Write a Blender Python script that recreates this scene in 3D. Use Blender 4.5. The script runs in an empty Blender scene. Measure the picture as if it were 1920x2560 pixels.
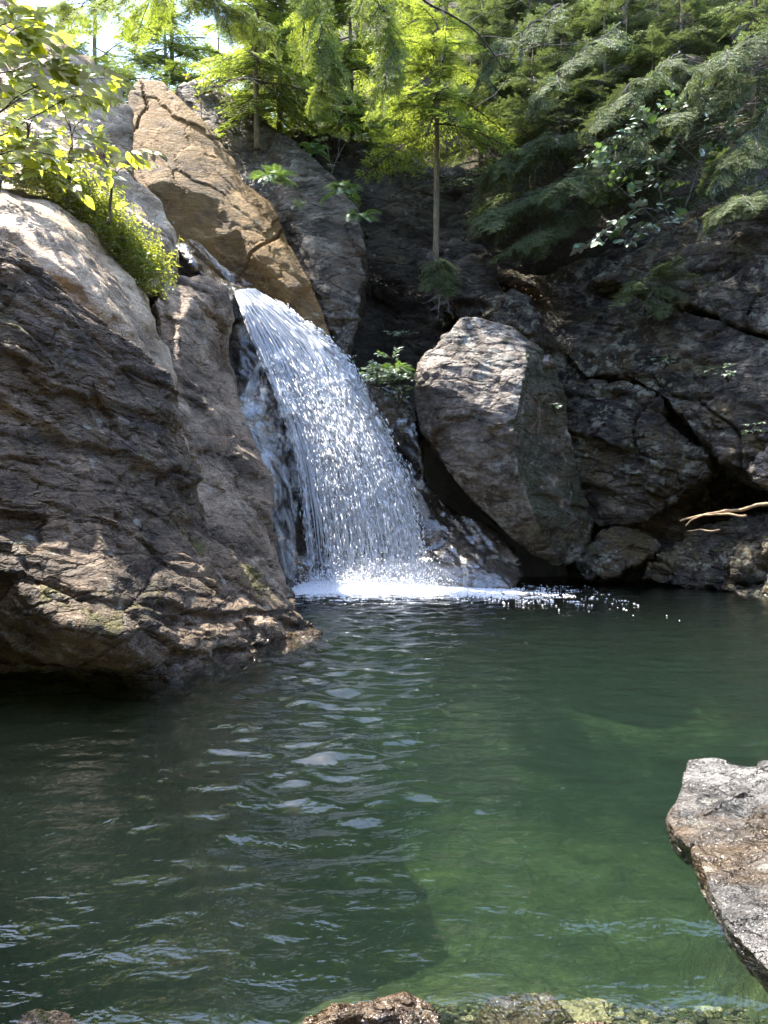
import bpy, bmesh, math, random
import numpy as np
from mathutils import Vector, Matrix, Quaternion
from mathutils.geometry import delaunay_2d_cdt

# ------------------------------------------------------------------ scene, camera, sky, sun, exposure
sc = bpy.context.scene
col = sc.collection
R = math.radians
CAM_H = 1.8
cam_d = bpy.data.cameras.new('camera')
cam = bpy.data.objects.new('camera', cam_d)
col.objects.link(cam)
cam.location = (0, 0, CAM_H)
cam.rotation_euler = (R(90), 0, 0)
cam_d.sensor_fit = 'VERTICAL'
cam_d.sensor_height = 36.0
cam_d.lens = 27.0
cam_d.clip_start = 0.05
cam_d.clip_end = 600
sc.camera = cam

SUN = Vector((-0.38, 0.18, 0.90)).normalized()
world = bpy.data.worlds.new('World')
sc.world = world
world.use_nodes = True
wn = world.node_tree
sky = wn.nodes.new('ShaderNodeTexSky')
sky.sky_type = 'NISHITA'
sky.sun_disc = False
sky.sun_elevation = math.asin(SUN.z)
sky.sun_rotation = math.atan2(SUN.x, SUN.y)
bg = wn.nodes['Background']
bg.inputs['Strength'].default_value = 0.15
wn.links.new(sky.outputs['Color'], bg.inputs['Color'])
sl = bpy.data.lights.new('sun', 'SUN')
sl.energy = 3.1
sl.angle = R(0.53)
sl.color = (1.0, 0.93, 0.82)
so = bpy.data.objects.new('sun', sl)
so.rotation_euler = SUN.to_track_quat('Z', 'Y').to_euler()
so.location = (-20, 10, 40)
col.objects.link(so)
sc.view_settings.view_transform = 'Standard'
sc.view_settings.look = 'None'
sc.view_settings.gamma = 1.0
sc.view_settings.exposure = 2.78
sc.cycles.use_denoising = True
sc.cycles.use_adaptive_sampling = True
sc.cycles.adaptive_threshold = 0.03
sc.cycles.max_bounces = 5
sc.cycles.diffuse_bounces = 2
sc.cycles.glossy_bounces = 2
sc.cycles.transmission_bounces = 4
sc.cycles.volume_bounces = 1
sc.cycles.transparent_max_bounces = 10
sc.cycles.caustics_reflective = False
sc.cycles.caustics_refractive = False

# ------------------------------------------------------------------ helpers
FPX = 1920.0
def P(u, v, Y):
    """world point at depth Y for a spot in the photograph (1920 x 2560)"""
    return ((u - 960.0) / FPX * Y, Y, CAM_H - (v - 1280.0) / FPX * Y)
def PV(u, v, Y): return Vector(P(u, v, Y))

def tag(o, label=None, cat=None, group=None, kind=None):
    if label: o['label'] = label
    if cat: o['category'] = cat
    if group: o['group'] = group
    if kind: o['kind'] = kind
    return o

def empty(name, loc, label=None, cat=None, group=None):
    o = bpy.data.objects.new(name, None)
    o.empty_display_size = 0.2
    o.location = loc
    col.objects.link(o)
    return tag(o, label, cat, group)

def mesh_np(name, V, F, mats=(), smooth=True, midx=None):
    """V (n,3) array, F (m,k) array of equal-size faces or list of lists"""
    me = bpy.data.meshes.new(name)
    V = np.asarray(V, dtype=np.float32)
    if isinstance(F, np.ndarray):
        m, k = F.shape
        me.vertices.add(len(V)); me.vertices.foreach_set('co', V.ravel())
        me.loops.add(m * k); me.loops.foreach_set('vertex_index', F.astype(np.int32).ravel())
        me.polygons.add(m)
        me.polygons.foreach_set('loop_start', np.arange(0, m * k, k, dtype=np.int32))
        me.polygons.foreach_set('loop_total', np.full(m, k, dtype=np.int32))
        me.update(calc_edges=True)
    else:
        me.from_pydata([tuple(v) for v in V], [], [tuple(f) for f in F])
        me.update()
    for mt in mats: me.materials.append(mt)
    if midx is not None:
        me.polygons.foreach_set('material_index', np.asarray(midx, dtype=np.int32))
    me.polygons.foreach_set('use_smooth', np.full(len(me.polygons), bool(smooth)))
    me.update()
    return me

def link(name, me, parent=None, loc=None, rot=None, scale=None):
    o = bpy.data.objects.new(name, me)
    col.objects.link(o)
    if parent is not None: o.parent = parent
    if loc is not None: o.location = loc
    if rot is not None:
        if isinstance(rot, Quaternion):
            o.rotation_mode = 'QUATERNION'; o.rotation_quaternion = rot
        else: o.rotation_euler = rot
    if scale is not None: o.scale = (scale,) * 3 if not hasattr(scale, '__len__') else scale
    return o

# ------------------------------------------------------------------ numpy noise
_rs = np.random.RandomState(7)
PERM = np.concatenate([_rs.permutation(256)] * 3).astype(np.int64)
_g = _rs.normal(size=(256, 3)); GRAD = (_g / np.linalg.norm(_g, axis=1)[:, None]).astype(np.float32)
def perlin(Q, seed=0):
    Q = np.asarray(Q, dtype=np.float32) + np.float32(seed * 17.37 + 101.5)
    i = np.floor(Q).astype(np.int64); f = (Q - i).astype(np.float32); i &= 255
    w = f * f * f * (f * (f * 6 - 15) + 10)
    out = np.zeros(len(Q), np.float32)
    for dx in (0, 1):
        wx = w[:, 0] if dx else 1 - w[:, 0]
        ax = PERM[i[:, 0] + dx]
        for dy in (0, 1):
            wy = w[:, 1] if dy else 1 - w[:, 1]
            ay = PERM[ax + i[:, 1] + dy]
            for dz in (0, 1):
                wz = w[:, 2] if dz else 1 - w[:, 2]
                g = GRAD[PERM[ay + i[:, 2] + dz] & 255]
                d = g[:, 0] * (f[:, 0] - dx) + g[:, 1] * (f[:, 1] - dy) + g[:, 2] * (f[:, 2] - dz)
                out += wx * wy * wz * d
    return out * 1.5
def fbm(Q, o=4, seed=0, gain=0.5):
    a, s, t = 1.0, 0.0, 0.0
    Q = np.asarray(Q, dtype=np.float32)
    for k in range(o):
        s = s + a * perlin(Q * (2.03 ** k), seed + k * 3); a *= gain
    return s
def h1(i, seed=0):
    x = np.sin(i * 12.9898 + seed * 78.233) * 43758.5453
    return x - np.floor(x)
def sstep(a, b, x):
    t = np.clip((x - a) / (b - a), 0, 1); return t * t * (3 - 2 * t)
def layers(h, seed, edge=0.8):
    i = np.floor(h); f = h - i
    a = h1(i, seed); b = h1(i + 1, seed)
    return a + (b - a) * sstep(edge, 1.0, f) - 0.5

def worley(Q, seed=0):
    """nearest and second nearest feature distance, cell hash and offset from the nearest feature"""
    Q = np.asarray(Q, np.float32) + np.float32(seed * 7.13 + 60.5)
    i0 = np.floor(Q).astype(np.int64)
    n = len(Q); f1 = np.full(n, 9., np.float32); f2 = f1.copy(); hid = np.zeros(n, np.int64); off = np.zeros((n, 3), np.float32)
    jit = np.random.RandomState(seed + 99).uniform(0.05, 0.95, (256, 3)).astype(np.float32)
    for dx in (-1, 0, 1):
        for dy in (-1, 0, 1):
            for dz in (-1, 0, 1):
                c = i0 + np.array([dx, dy, dz])
                hh = PERM[PERM[PERM[c[:, 0] & 255] + (c[:, 1] & 255)] + (c[:, 2] & 255)]
                v = Q - (c + jit[hh])
                d = np.sqrt((v * v).sum(1))
                b = d < f1
                f2 = np.where(b, f1, np.minimum(f2, d)); f1 = np.where(b, d, f1)
                hid = np.where(b, hh, hid); off = np.where(b[:, None], v, off)
    return f1, f2, hid, off

# ------------------------------------------------------------------ materials
class NT:
    def __init__(s, name):
        s.m = bpy.data.materials.new(name); s.m.use_nodes = True
        s.t = s.m.node_tree; s.t.nodes.clear()
        s.out = s.t.nodes.new('ShaderNodeOutputMaterial')
    def n(s, typ, props=None, **inp):
        nd = s.t.nodes.new('ShaderNode' + typ)
        if props:
            for k, v in props.items(): setattr(nd, k, v)
        for k, v in inp.items():
            key = int(k[1:]) if k[0] == 'i' and k[1:].isdigit() else k.replace('_', ' ')
            sock = nd.inputs[key]
            if isinstance(v, bpy.types.NodeSocket): s.t.links.new(v, sock)
            else: sock.default_value = v
        return nd
    def noise(s, vec, scale, detail=4, rough=0.55, dist=0.0):
        return s.n('TexNoise', Vector=vec, Scale=scale, Detail=detail, Roughness=rough, Distortion=dist).outputs['Fac']
    def ramp(s, fac, *stops):
        nd = s.n('ValToRGB', Fac=fac); e = nd.color_ramp.elements
        while len(e) < len(stops): e.new(0.5)
        for el, (p, c) in zip(e, stops):
            el.position = p; el.color = tuple(c) + (1,) if len(c) == 3 else c
        return nd.outputs['Color']
    def rng(s, v, a, b, c=0.0, d=1.0):
        return s.n('MapRange', Value=v, From_Min=a, From_Max=b, To_Min=c, To_Max=d).outputs['Result']
    def mix(s, f, a, b, mode='MIX'):
        nd = s.t.nodes.new('ShaderNodeMix'); nd.data_type = 'RGBA'; nd.blend_type = mode
        for sock, v in ((nd.inputs[0], f), (nd.inputs[6], a), (nd.inputs[7], b)):
            if isinstance(v, bpy.types.NodeSocket): s.t.links.new(v, sock)
            else: sock.default_value = v if not isinstance(v, tuple) or len(v) == 4 else v + (1,)
        return nd.outputs[2]
    def math(s, op, a, b=0.0):
        return s.n('Math', {'operation': op}, i0=a, i1=b).outputs[0]
    def done(s, shader, vol=None):
        s.t.links.new(shader, s.out.inputs['Surface'])
        if vol: s.t.links.new(vol, s.out.inputs['Volume'])
        return s.m

def rock_mat(name, dark, mid, light, stain=(0.16, 0.10, 0.045), stain_amt=0.35, lichen=0.3, moss=0.3,
             mosscol=(0.06, 0.075, 0.012), strat=(0, 0, 0), wet=0.35, rough=0.75, gloss=0.0, band=9.0, lich_col=(0.42, 0.42, 0.37), frac=1.0, moss_dir=None):
    dark, mid, light = [(a * 1.12, b * 1.0, c * 0.82) for a, b, c in (dark, mid, light)]
    t = NT(name)
    geo = t.n('NewGeometry'); pos = geo.outputs['Position']
    mp = t.n('Mapping', Vector=pos, Rotation=strat, Scale=(1.0, 1.0, band)).outputs[0]
    n_big = t.noise(pos, 0.55, 5, 0.6, 0.4)
    n_str = t.noise(mp, 0.7, 5, 0.72, 0.6)
    n_iso = t.noise(pos, 1.6, 7, 0.74, 0.3)
    n_fin = t.noise(t.n('Mapping', Vector=pos, Rotation=strat, Scale=(1, 1, 2.6)).outputs[0], 7.0, 4, 0.75, 0.5)
    n_spk = t.noise(pos, 34.0, 2, 0.7)
    v = t.math('ADD', t.math('ADD', t.math('MULTIPLY', n_str, 0.36), t.math('MULTIPLY', n_fin, 0.28)), t.math('MULTIPLY', n_iso, 0.36))
    c = t.ramp(v, (0.40, dark), (0.5, mid), (0.60, light))
    tone = t.rng(t.noise(t.n('Mapping', Vector=pos, Rotation=strat, Scale=(1, 1, 2.0)).outputs[0], 0.6, 4, 0.65, 0.7), 0.36, 0.64, 0.42, 1.35)
    c = t.mix(1.0, c, t.n('CombineColor', i0=tone, i1=tone, i2=tone).outputs[0], 'MULTIPLY')
    st = t.noise(pos, 0.8, 5, 0.62, 0.8)
    c = t.mix(t.rng(st, 0.6 - 0.25 * stain_amt, 0.72 - 0.2 * stain_amt, 0, 0.8), c, stain)
    c = t.mix(0.55, c, t.ramp(n_spk, (0.3, (0.35, 0.33, 0.32)), (0.5, (0.5, 0.5, 0.5)), (0.75, (0.82, 0.8, 0.78))), 'OVERLAY')
    # lichen patches
    l1 = t.noise(pos, 3.2, 5, 0.72, 0.3); l2 = t.noise(pos, 0.45, 3, 0.5)
    lf = t.math('MULTIPLY', t.rng(l1, 0.66 - 0.16 * lichen, 0.72 - 0.14 * lichen), t.rng(l2, 0.42, 0.58))
    c = t.mix(t.math('MULTIPLY', lf, 0.75), c, lich_col)
    vo = t.n('TexVoronoi', Vector=t.mix(0.12, pos, t.n('TexNoise', Vector=pos, Scale=4.0, Detail=3).outputs['Color'], 'LINEAR_LIGHT'), Scale=4.2).outputs['Distance']
    sf = t.math('MULTIPLY', t.rng(vo, 0.30, 0.18), t.rng(t.noise(pos, 0.9, 3, 0.6), 0.62 - 0.14 * lichen, 0.66 - 0.12 * lichen))
    c = t.mix(t.math('MULTIPLY', sf, 0.7), c, lich_col)
    # moss, where water keeps it damp: on faces turned up
    nz = t.n('SeparateXYZ', Vector=geo.outputs['Normal']).outputs['Z']
    m1 = t.noise(pos, 1.3, 5, 0.7, 0.5)
    mf = t.math('ADD', m1, t.math('MULTIPLY', nz, 0.12))
    if moss_dir:
        dt = t.n('VectorMath', {'operation': 'DOT_PRODUCT'}, i0=geo.outputs['Normal'], i1=moss_dir).outputs['Value']
        mf = t.math('ADD', mf, t.rng(dt, 0.0, 0.35, 0.0, 0.29))
    mf = t.rng(mf, 0.76 - 0.26 * moss, 0.84 - 0.26 * moss)
    mc = t.mix(t.rng(n_fin, 0.36, 0.64), tuple(0.45 * a for a in mosscol), tuple(1.35 * a for a in mosscol))
    c = t.mix(t.math('MULTIPLY', mf, t.rng(n_iso, 0.36, 0.56, 0.35, 0.95)), c, mc)
    # wet band above the pool
    pz = t.n('SeparateXYZ', Vector=pos).outputs['Z']
    wz = t.math('ADD', pz, t.math('MULTIPLY', t.math('SUBTRACT', n_big, 0.5), 0.9))
    wf = t.rng(wz, wet * 0.4, wet, 1.0, 0.0) if wet > 0 else t.math('MULTIPLY', n_big, 0.0)
    if gloss > 0:
        wf = t.math('MAXIMUM', wf, t.rng(t.noise(pos, 0.8, 4, 0.6, 0.6), 0.62 - 0.4 * gloss, 0.7 - 0.3 * gloss))
    c = t.mix(t.math('MULTIPLY', wf, 0.62), c, t.mix(1.0, c, (0.35, 0.34, 0.33), 'MULTIPLY'))
    rg = t.rng(wf, 0, 1, rough, 0.16)
    b1 = t.n('Bump', Height=n_fin, Strength=0.9, Distance=0.09).outputs[0]
    b2 = t.n('Bump', Height=n_iso, Strength=0.9, Distance=0.22, Normal=b1).outputs[0]
    wp = t.mix(0.22, pos, t.n('TexNoise', Vector=pos, Scale=1.1, Detail=5, Roughness=0.65).outputs['Color'], 'LINEAR_LIGHT')
    for sc_, bd_, ds_ in ((0.75, 3.5, 0.10), (2.4, 4.5, 0.045)):
        vm = t.n('Mapping', Vector=wp, Rotation=strat, Scale=(1, 1, bd_)).outputs[0]
        ve = t.n('TexVoronoi', {'feature': 'DISTANCE_TO_EDGE'}, Vector=vm, Scale=sc_).outputs['Distance']
        b2 = t.n('Bump', Height=t.rng(ve, 0.0, 0.07), Strength=0.85 * frac, Distance=ds_, Normal=b2).outputs[0]
    b3 = t.n('Bump', Height=n_spk, Strength=0.45, Distance=0.015, Normal=b2).outputs[0]
    p = t.n('BsdfPrincipled', Base_Color=c, Roughness=rg, Normal=b3)
    if gloss >= 1.0:
        p.inputs['Coat Weight'].default_value = 1.0; p.inputs['Coat Roughness'].default_value = 0.12; p.inputs['Coat IOR'].default_value = 2.0
        t.t.links.new(t.n('Bump', Height=n_iso, Strength=0.35, Distance=0.12).outputs[0], p.inputs['Coat Normal'])
    return t.done(p.outputs[0])

def leaf_mat(name, c1, c2, trans=0.5, tcol=None, obj_rand=True, rough=0.5, gloss=0.12):
    t = NT(name)
    geo = t.n('NewGeometry'); pos = geo.outputs['Position']
    oi = t.n('ObjectInfo').outputs['Random']
    nz = t.noise(pos, 1.7, 4, 0.7)
    f = t.math('ADD', t.math('MULTIPLY', oi, 0.5 if obj_rand else 0.0), t.rng(nz, 0.3, 0.7, 0, 0.5 if obj_rand else 1.0))
    c = t.mix(f, c1, c2)
    if tcol is None: tcol = tuple(min(1, 1.6 * a) for a in c2)
    tc = t.mix(f, tuple(0.65 * a for a in tcol), tcol)
    d = t.n('BsdfDiffuse', Color=c).outputs[0]
    tr = t.n('BsdfTranslucent', Color=tc).outputs[0]
    s1 = t.n('MixShader', i0=trans, i1=d, i2=tr).outputs[0]
    g = t.n('BsdfGlossy', Color=(0.9, 0.95, 0.9, 1), Roughness=rough).outputs[0]
    lw = t.n('Fresnel', IOR=1.38).outputs[0]
    s2 = t.n('MixShader', i0=t.math('MULTIPLY', lw, gloss / 0.12), i1=s1, i2=g).outputs[0]
    return t.done(s2)

def bark_mat(name, c1, c2, scale=6):
    t = NT(name)
    pos = t.n('NewGeometry').outputs['Position']
    mp = t.n('Mapping', Vector=pos, Scale=(1, 1, 0.3)).outputs[0]
    n = t.noise(mp, scale * 3, 6, 0.7, 0.4); n2 = t.noise(pos, scale * 0.5, 4)
    c = t.mix(t.rng(n, 0.35, 0.65), c1, c2)
    c = t.mix(t.rng(n2, 0.55, 0.7, 0, 0.5), c, (0.13, 0.14, 0.10, 1))
    b = t.n('Bump', Height=n, Strength=0.8, Distance=0.03).outputs[0]
    return t.done(t.n('BsdfPrincipled', Base_Color=c, Roughness=0.85, Normal=b).outputs[0])

SD_R = (0, R(32), R(10))     # strata of the far cliff: dipping down to the right
SD_L = (R(-8), R(12), 0)
M = {}
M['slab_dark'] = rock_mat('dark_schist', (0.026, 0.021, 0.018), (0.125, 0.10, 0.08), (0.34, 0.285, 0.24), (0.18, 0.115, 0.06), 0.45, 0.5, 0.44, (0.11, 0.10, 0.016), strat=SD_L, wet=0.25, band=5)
M['sunlit'] = rock_mat('sunlit_schist', (0.30, 0.245, 0.20), (0.52, 0.445, 0.38), (0.64, 0.57, 0.49), (0.44, 0.30, 0.19), 0.45, 0.25, 0.15, strat=(0, R(40), 0), wet=0.2, band=4, frac=0.5)  # base colour raised so these rocks look sunlit
M['ridge'] = rock_mat('brown_schist', (0.08, 0.066, 0.056), (0.27, 0.225, 0.19), (0.46, 0.39, 0.34), (0.32, 0.21, 0.14), 0.35, 0.4, 0.25, strat=(0, R(60), 0), wet=0.3, band=4, frac=0.7)
M['gold'] = rock_mat('golden_schist', (0.14, 0.09, 0.04), (0.23, 0.155, 0.068), (0.30, 0.225, 0.12), (0.26, 0.145, 0.036), 0.75, 0.15, 0.38, (0.15, 0.125, 0.022), strat=(0, R(48), 0), wet=-3, band=3.5, frac=0.3)
M['grey'] = rock_mat('grey_schist', (0.045, 0.042, 0.04), (0.17, 0.16, 0.15), (0.36, 0.345, 0.33), (0.16, 0.11, 0.07), 0.35, 0.6, 0.3, strat=(0, R(50), 0), wet=-3, band=4)
M['boulder'] = rock_mat('boulder_schist', (0.05, 0.045, 0.045), (0.20, 0.185, 0.185), (0.46, 0.44, 0.45), (0.20, 0.13, 0.07), 0.12, 0.95, 0.25, (0.045, 0.05, 0.014), strat=(0, R(14), 0), wet=0.8, band=4, moss_dir=(0.9, 0.1, -0.1))
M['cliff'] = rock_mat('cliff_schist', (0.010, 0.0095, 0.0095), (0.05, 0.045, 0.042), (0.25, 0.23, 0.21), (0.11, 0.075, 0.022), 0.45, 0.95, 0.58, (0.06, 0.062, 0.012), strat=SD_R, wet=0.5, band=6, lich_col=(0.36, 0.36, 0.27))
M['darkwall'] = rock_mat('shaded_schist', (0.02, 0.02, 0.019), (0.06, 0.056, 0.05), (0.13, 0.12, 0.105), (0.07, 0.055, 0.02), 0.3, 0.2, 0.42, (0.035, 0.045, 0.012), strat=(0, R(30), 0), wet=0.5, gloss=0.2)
M['wetrock'] = rock_mat('wet_schist', (0.03, 0.027, 0.025), (0.11, 0.10, 0.09), (0.26, 0.235, 0.21), (0.14, 0.10, 0.05), 0.3, 0.25, 0.1, strat=(0, R(55), 0), wet=1.4, gloss=1.0, band=4)
M['frontrock'] = rock_mat('water_worn_schist', (0.06, 0.065, 0.075), (0.17, 0.185, 0.215), (0.36, 0.39, 0.45), (0.22, 0.16, 0.10), 0.2, 0.3, 0.0, strat=(R(70), 0, R(30)), wet=0.12, band=5, rough=0.45, gloss=0.3)
M['bed'] = rock_mat('stream_bed', (0.05, 0.05, 0.038), (0.12, 0.115, 0.085), (0.22, 0.21, 0.16), (0.12, 0.095, 0.05), 0.4, -0.6, 0.12, (0.07, 0.072, 0.028), wet=-30, band=1)
M['palestone'] = rock_mat('pale_stone', (0.16, 0.15, 0.10), (0.29, 0.275, 0.19), (0.44, 0.43, 0.33), (0.24, 0.19, 0.08), 0.3, -0.6, -0.4, wet=-30, band=2)
M['wetslab'] = rock_mat('streaming_wet_schist', (0.04, 0.036, 0.034), (0.12, 0.11, 0.10), (0.24, 0.22, 0.20), (0.14, 0.10, 0.05), 0.2, 0.2, 0.0, strat=(0, R(40), 0), wet=9.0, gloss=1.0, band=3, frac=0.4)

M['hem_sun'] = leaf_mat('hemlock_needles_sunlit', (0.05, 0.085, 0.016, 1), (0.11, 0.15, 0.028, 1), 0.6, (0.44, 0.54, 0.06), gloss=0.04)  # needle copy with sunlight put into a brighter, yellower colour
M['hem_shade'] = leaf_mat('hemlock_needles_shaded', (0.055, 0.085, 0.028, 1), (0.11, 0.145, 0.045, 1), 0.43, (0.21, 0.27, 0.065), gloss=0.05)  # needle copy with the slope's shade put into a duller colour
M['leaf_sun'] = leaf_mat('beech_leaf', (0.15, 0.22, 0.02, 1), (0.24, 0.31, 0.03, 1), 0.62, (0.74, 0.78, 0.07))
M['leaf_green'] = leaf_mat('maple_leaf', (0.045, 0.11, 0.03, 1), (0.09, 0.17, 0.05, 1), 0.4, (0.20, 0.34, 0.06), gloss=0.2)
M['fern'] = leaf_mat('fern_frond', (0.05, 0.115, 0.03, 1), (0.10, 0.19, 0.04, 1), 0.45, (0.24, 0.38, 0.05), gloss=0.03)
M['herb'] = leaf_mat('herb_leaf', (0.13, 0.20, 0.02, 1), (0.23, 0.29, 0.035, 1), 0.55, (0.66, 0.70, 0.07), obj_rand=False)
M['bark'] = bark_mat('hemlock_bark', (0.10, 0.075, 0.045, 1), (0.27, 0.21, 0.13, 1))
M['twig'] = bark_mat('dead_twig', (0.10, 0.085, 0.07, 1), (0.24, 0.215, 0.19, 1))
M['darktwig'] = bark_mat('dark_twig', (0.03, 0.026, 0.02, 1), (0.09, 0.08, 0.06, 1))
M['driftwood'] = bark_mat('driftwood', (0.26, 0.17, 0.09, 1), (0.45, 0.33, 0.20, 1))
t = NT('leaf_litter'); _p = t.n('NewGeometry').outputs['Position']
_c = t.ramp(t.noise(_p, 9, 4, 0.8), (0.3, (0.05, 0.03, 0.018)), (0.5, (0.16, 0.09, 0.05)), (0.7, (0.3, 0.2, 0.13)))
M['litter'] = t.done(t.n('BsdfPrincipled', Base_Color=_c, Roughness=0.8).outputs[0])
t = NT('forest_soil'); _p = t.n('NewGeometry').outputs['Position']
_c = t.ramp(t.noise(_p, 1.6, 7, 0.75), (0.3, (0.018, 0.014, 0.01)), (0.5, (0.06, 0.042, 0.028)), (0.62, (0.05, 0.055, 0.02)), (0.75, (0.13, 0.11, 0.09)))
_b = t.n('Bump', Height=t.noise(_p, 4, 7, 0.75), Strength=1.0, Distance=0.2).outputs[0]
M['soil'] = t.done(t.n('BsdfPrincipled', Base_Color=_c, Roughness=0.95, Normal=_b).outputs[0])
t = NT('white_water')
_d = t.n('BsdfPrincipled', Base_Color=(0.92, 0.94, 0.97, 1), Roughness=0.7, Specular_IOR_Level=0.2).outputs[0]
_t = t.n('BsdfTranslucent', Color=(0.9, 0.93, 0.98, 1)).outputs[0]
M['white'] = t.done(t.n('MixShader', i0=0.4, i1=_d, i2=_t).outputs[0])
t = NT('water_film')
_p = t.n('NewGeometry').outputs['Position']
_mp = t.n('Mapping', Vector=_p, Scale=(2.2, 2.2, 0.8)).outputs[0]
_n = t.noise(_mp, 1.6, 7, 0.75, 0.6)
_b = t.n('Bump', Height=_n, Strength=0.5, Distance=0.05).outputs[0]
_g = t.n('BsdfPrincipled', Base_Color=(0.75, 0.8, 0.86, 1), Roughness=0.15, Normal=_b).outputs[0]
_t = t.n('BsdfTransparent').outputs[0]
M['film'] = t.done(t.n('MixShader', i0=t.rng(_n, 0.44, 0.76, 0.0, 0.55), i1=_t, i2=_g).outputs[0])

t = NT('pool_water')
_p = t.n('NewGeometry').outputs['Position']
_b = t.n('Bump', Height=t.noise(t.n('Mapping', Vector=_p, Scale=(1, 1.6, 1)).outputs[0], 5.5, 3, 0.55, 0.3), Strength=0.5, Distance=0.03).outputs[0]
_f = t.n('Fresnel', IOR=1.48, Normal=_b).outputs[0]
_g = t.n('BsdfGlossy', Color=(1, 1, 1, 1), Roughness=0.015, Normal=_b).outputs[0]
_s = t.n('MixShader', i0=_f, i1=t.n('BsdfTransparent', Color=(1, 1, 1, 1)).outputs[0], i2=_g).outputs[0]
_va = t.n('VolumeAbsorption', Color=(0.56, 0.69, 0.58, 1), Density=0.44).outputs[0]
_vs = t.n('VolumeScatter', Color=(0.36, 0.54, 0.46, 1), Density=0.018, Anisotropy=0.0).outputs[0]
M['water'] = t.done(_s, t.n('AddShader', i0=_va, i1=_vs).outputs[0])

# ------------------------------------------------------------------ rock builder
def strata_vec(e):
    return np.array((Matrix.Rotation(e[2], 3, 'Z') @ Matrix.Rotation(e[1], 3, 'Y') @ Matrix.Rotation(e[0], 3, 'X')) @ Vector((0, 0, 1)), dtype=np.float32)

def rock(name, outline, inner, thick, vox, mat, label, cat='rock', strat=(0, 0.3, 0), amp=1.0, lay=1.0, smooth=6,
         seed=1, back=1.0, kind=None, group=None, crack=1.0, drop=0.0, blk=1.0, bsize=1.0):
    pts = list(outline) + list(inner); n = len(outline)
    v2 = [Vector((p[0] / 100.0, -p[1] / 100.0)) for p in pts]
    ov, oe, of, orig, _, _ = delaunay_2d_cdt(v2, [], [list(range(n))], 1, 1e-5)
    W = [PV(*pts[o[0]]) for o in orig]
    k = len(W)
    def bk(w):
        d = Vector((w.x / w.y * back, 1, -drop)); return w + d * thick
    V = W + [bk(w) for w in W]
    cnt = {}
    F = []
    for f in of:
        a, b, c = f
        nrm = (W[b] - W[a]).cross(W[c] - W[a])
        if nrm.dot(W[a] - Vector((0, 0, CAM_H))) > 0: a, b, c = a, c, b
        F += [(a, b, c), (a + k, c + k, b + k)]
        for e in ((a, b), (b, c), (c, a)): cnt[e] = 1
    for (a, b) in list(cnt):
        if (b, a) not in cnt: F.append((a, a + k, b + k, b))
    me = bpy.data.meshes.new('tmp'); me.from_pydata([tuple(v) for v in V], [], F); me.update()
    ob = bpy.data.objects.new('tmp', me); col.objects.link(ob)
    md = ob.modifiers.new('r', 'REMESH'); md.mode = 'VOXEL'; md.voxel_size = vox
    ms = ob.modifiers.new('s', 'SMOOTH'); ms.factor = 0.5; ms.iterations = smooth
    dg = bpy.context.evaluated_depsgraph_get()
    ev = ob.evaluated_get(dg)
    em = bpy.data.meshes.new_from_object(ev)
    bpy.data.objects.remove(ob); bpy.data.meshes.remove(me)
    nv = len(em.vertices)
    co = np.empty(nv * 3, np.float32); em.vertices.foreach_get('co', co); co = co.reshape(-1, 3)
    no = np.empty(nv * 3, np.float32); em.vertices.foreach_get('normal', no); no = no.reshape(-1, 3)
    s = strata_vec(strat)
    warp = fbm(co * 0.45, 3, seed)
    h = co @ s
    # coordinates squeezed across the layers
    sq = co + s[None, :] * (h * 3.5)[:, None]
    d = amp * (0.16 * fbm(co * 0.5, 3, seed + 11) + 0.06 * fbm(sq * 0.55, 5, seed + 5, 0.55))
    hh = h + 0.35 * warp + 0.05 * fbm(co * 2.0, 2, seed + 9)
    msk = sstep(-0.25, 0.25, perlin(co * 0.35, seed + 21))
    d += lay * (0.14 * layers(hh * 1.3, seed, 0.93) * (0.4 + 0.6 * msk) + 0.055 * layers(hh * 4.3, seed + 2, 0.86) * (0.3 + 0.7 * (1 - msk)) + 0.02 * layers(hh * 13, seed + 4, 0.7))
    cr = 1 - np.abs(perlin(co * np.float32(0.42) + 0.25 * np.stack([warp] * 3, 1), seed + 31)) * 2.2
    d -= crack * 0.16 * sstep(0.93, 1.0, cr) * sstep(-0.1, 0.3, perlin(co * 0.3, seed + 41))
    if blk > 0:
        wv = np.stack([fbm(co * 0.9, 3, seed + 51), fbm(co * 0.9, 3, seed + 52), fbm(co * 0.9, 3, seed + 53)], 1)
        for size, a, sl_ in ((1.5 * bsize, 0.20, 0.30), (0.5 * bsize, 0.065, 0.30)):
            Q = (co + s[None, :] * (h * 1.3)[:, None]) / size + 0.22 * wv
            f1, f2, hid, off = worley(Q, seed + int(size * 10))
            g = GRAD[(hid * 7 + 3) & 255]
            d += blk * size / bsize * (a / size * (h1(hid, seed) - 0.5) + sl_ * np.clip((g * off).sum(1), -0.5, 0.5) * 0.55 * bsize)
            d -= blk * crack * 0.045 * size * sstep(0.09, 0.0, f2 - f1)
    co = co + no * d[:, None]
    base = np.array([co[:, 0].mean(), co[:, 1].mean(), co[:, 2].min()], np.float32)
    em.vertices.foreach_set('co', (co - base).ravel())
    em.name = name
    em.materials.clear(); em.materials.append(mat)
    em.polygons.foreach_set('use_smooth', np.ones(len(em.polygons), bool))
    em.update()
    o = link(name, em, loc=tuple(base))
    return tag(o, label, cat, group, kind)

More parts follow.
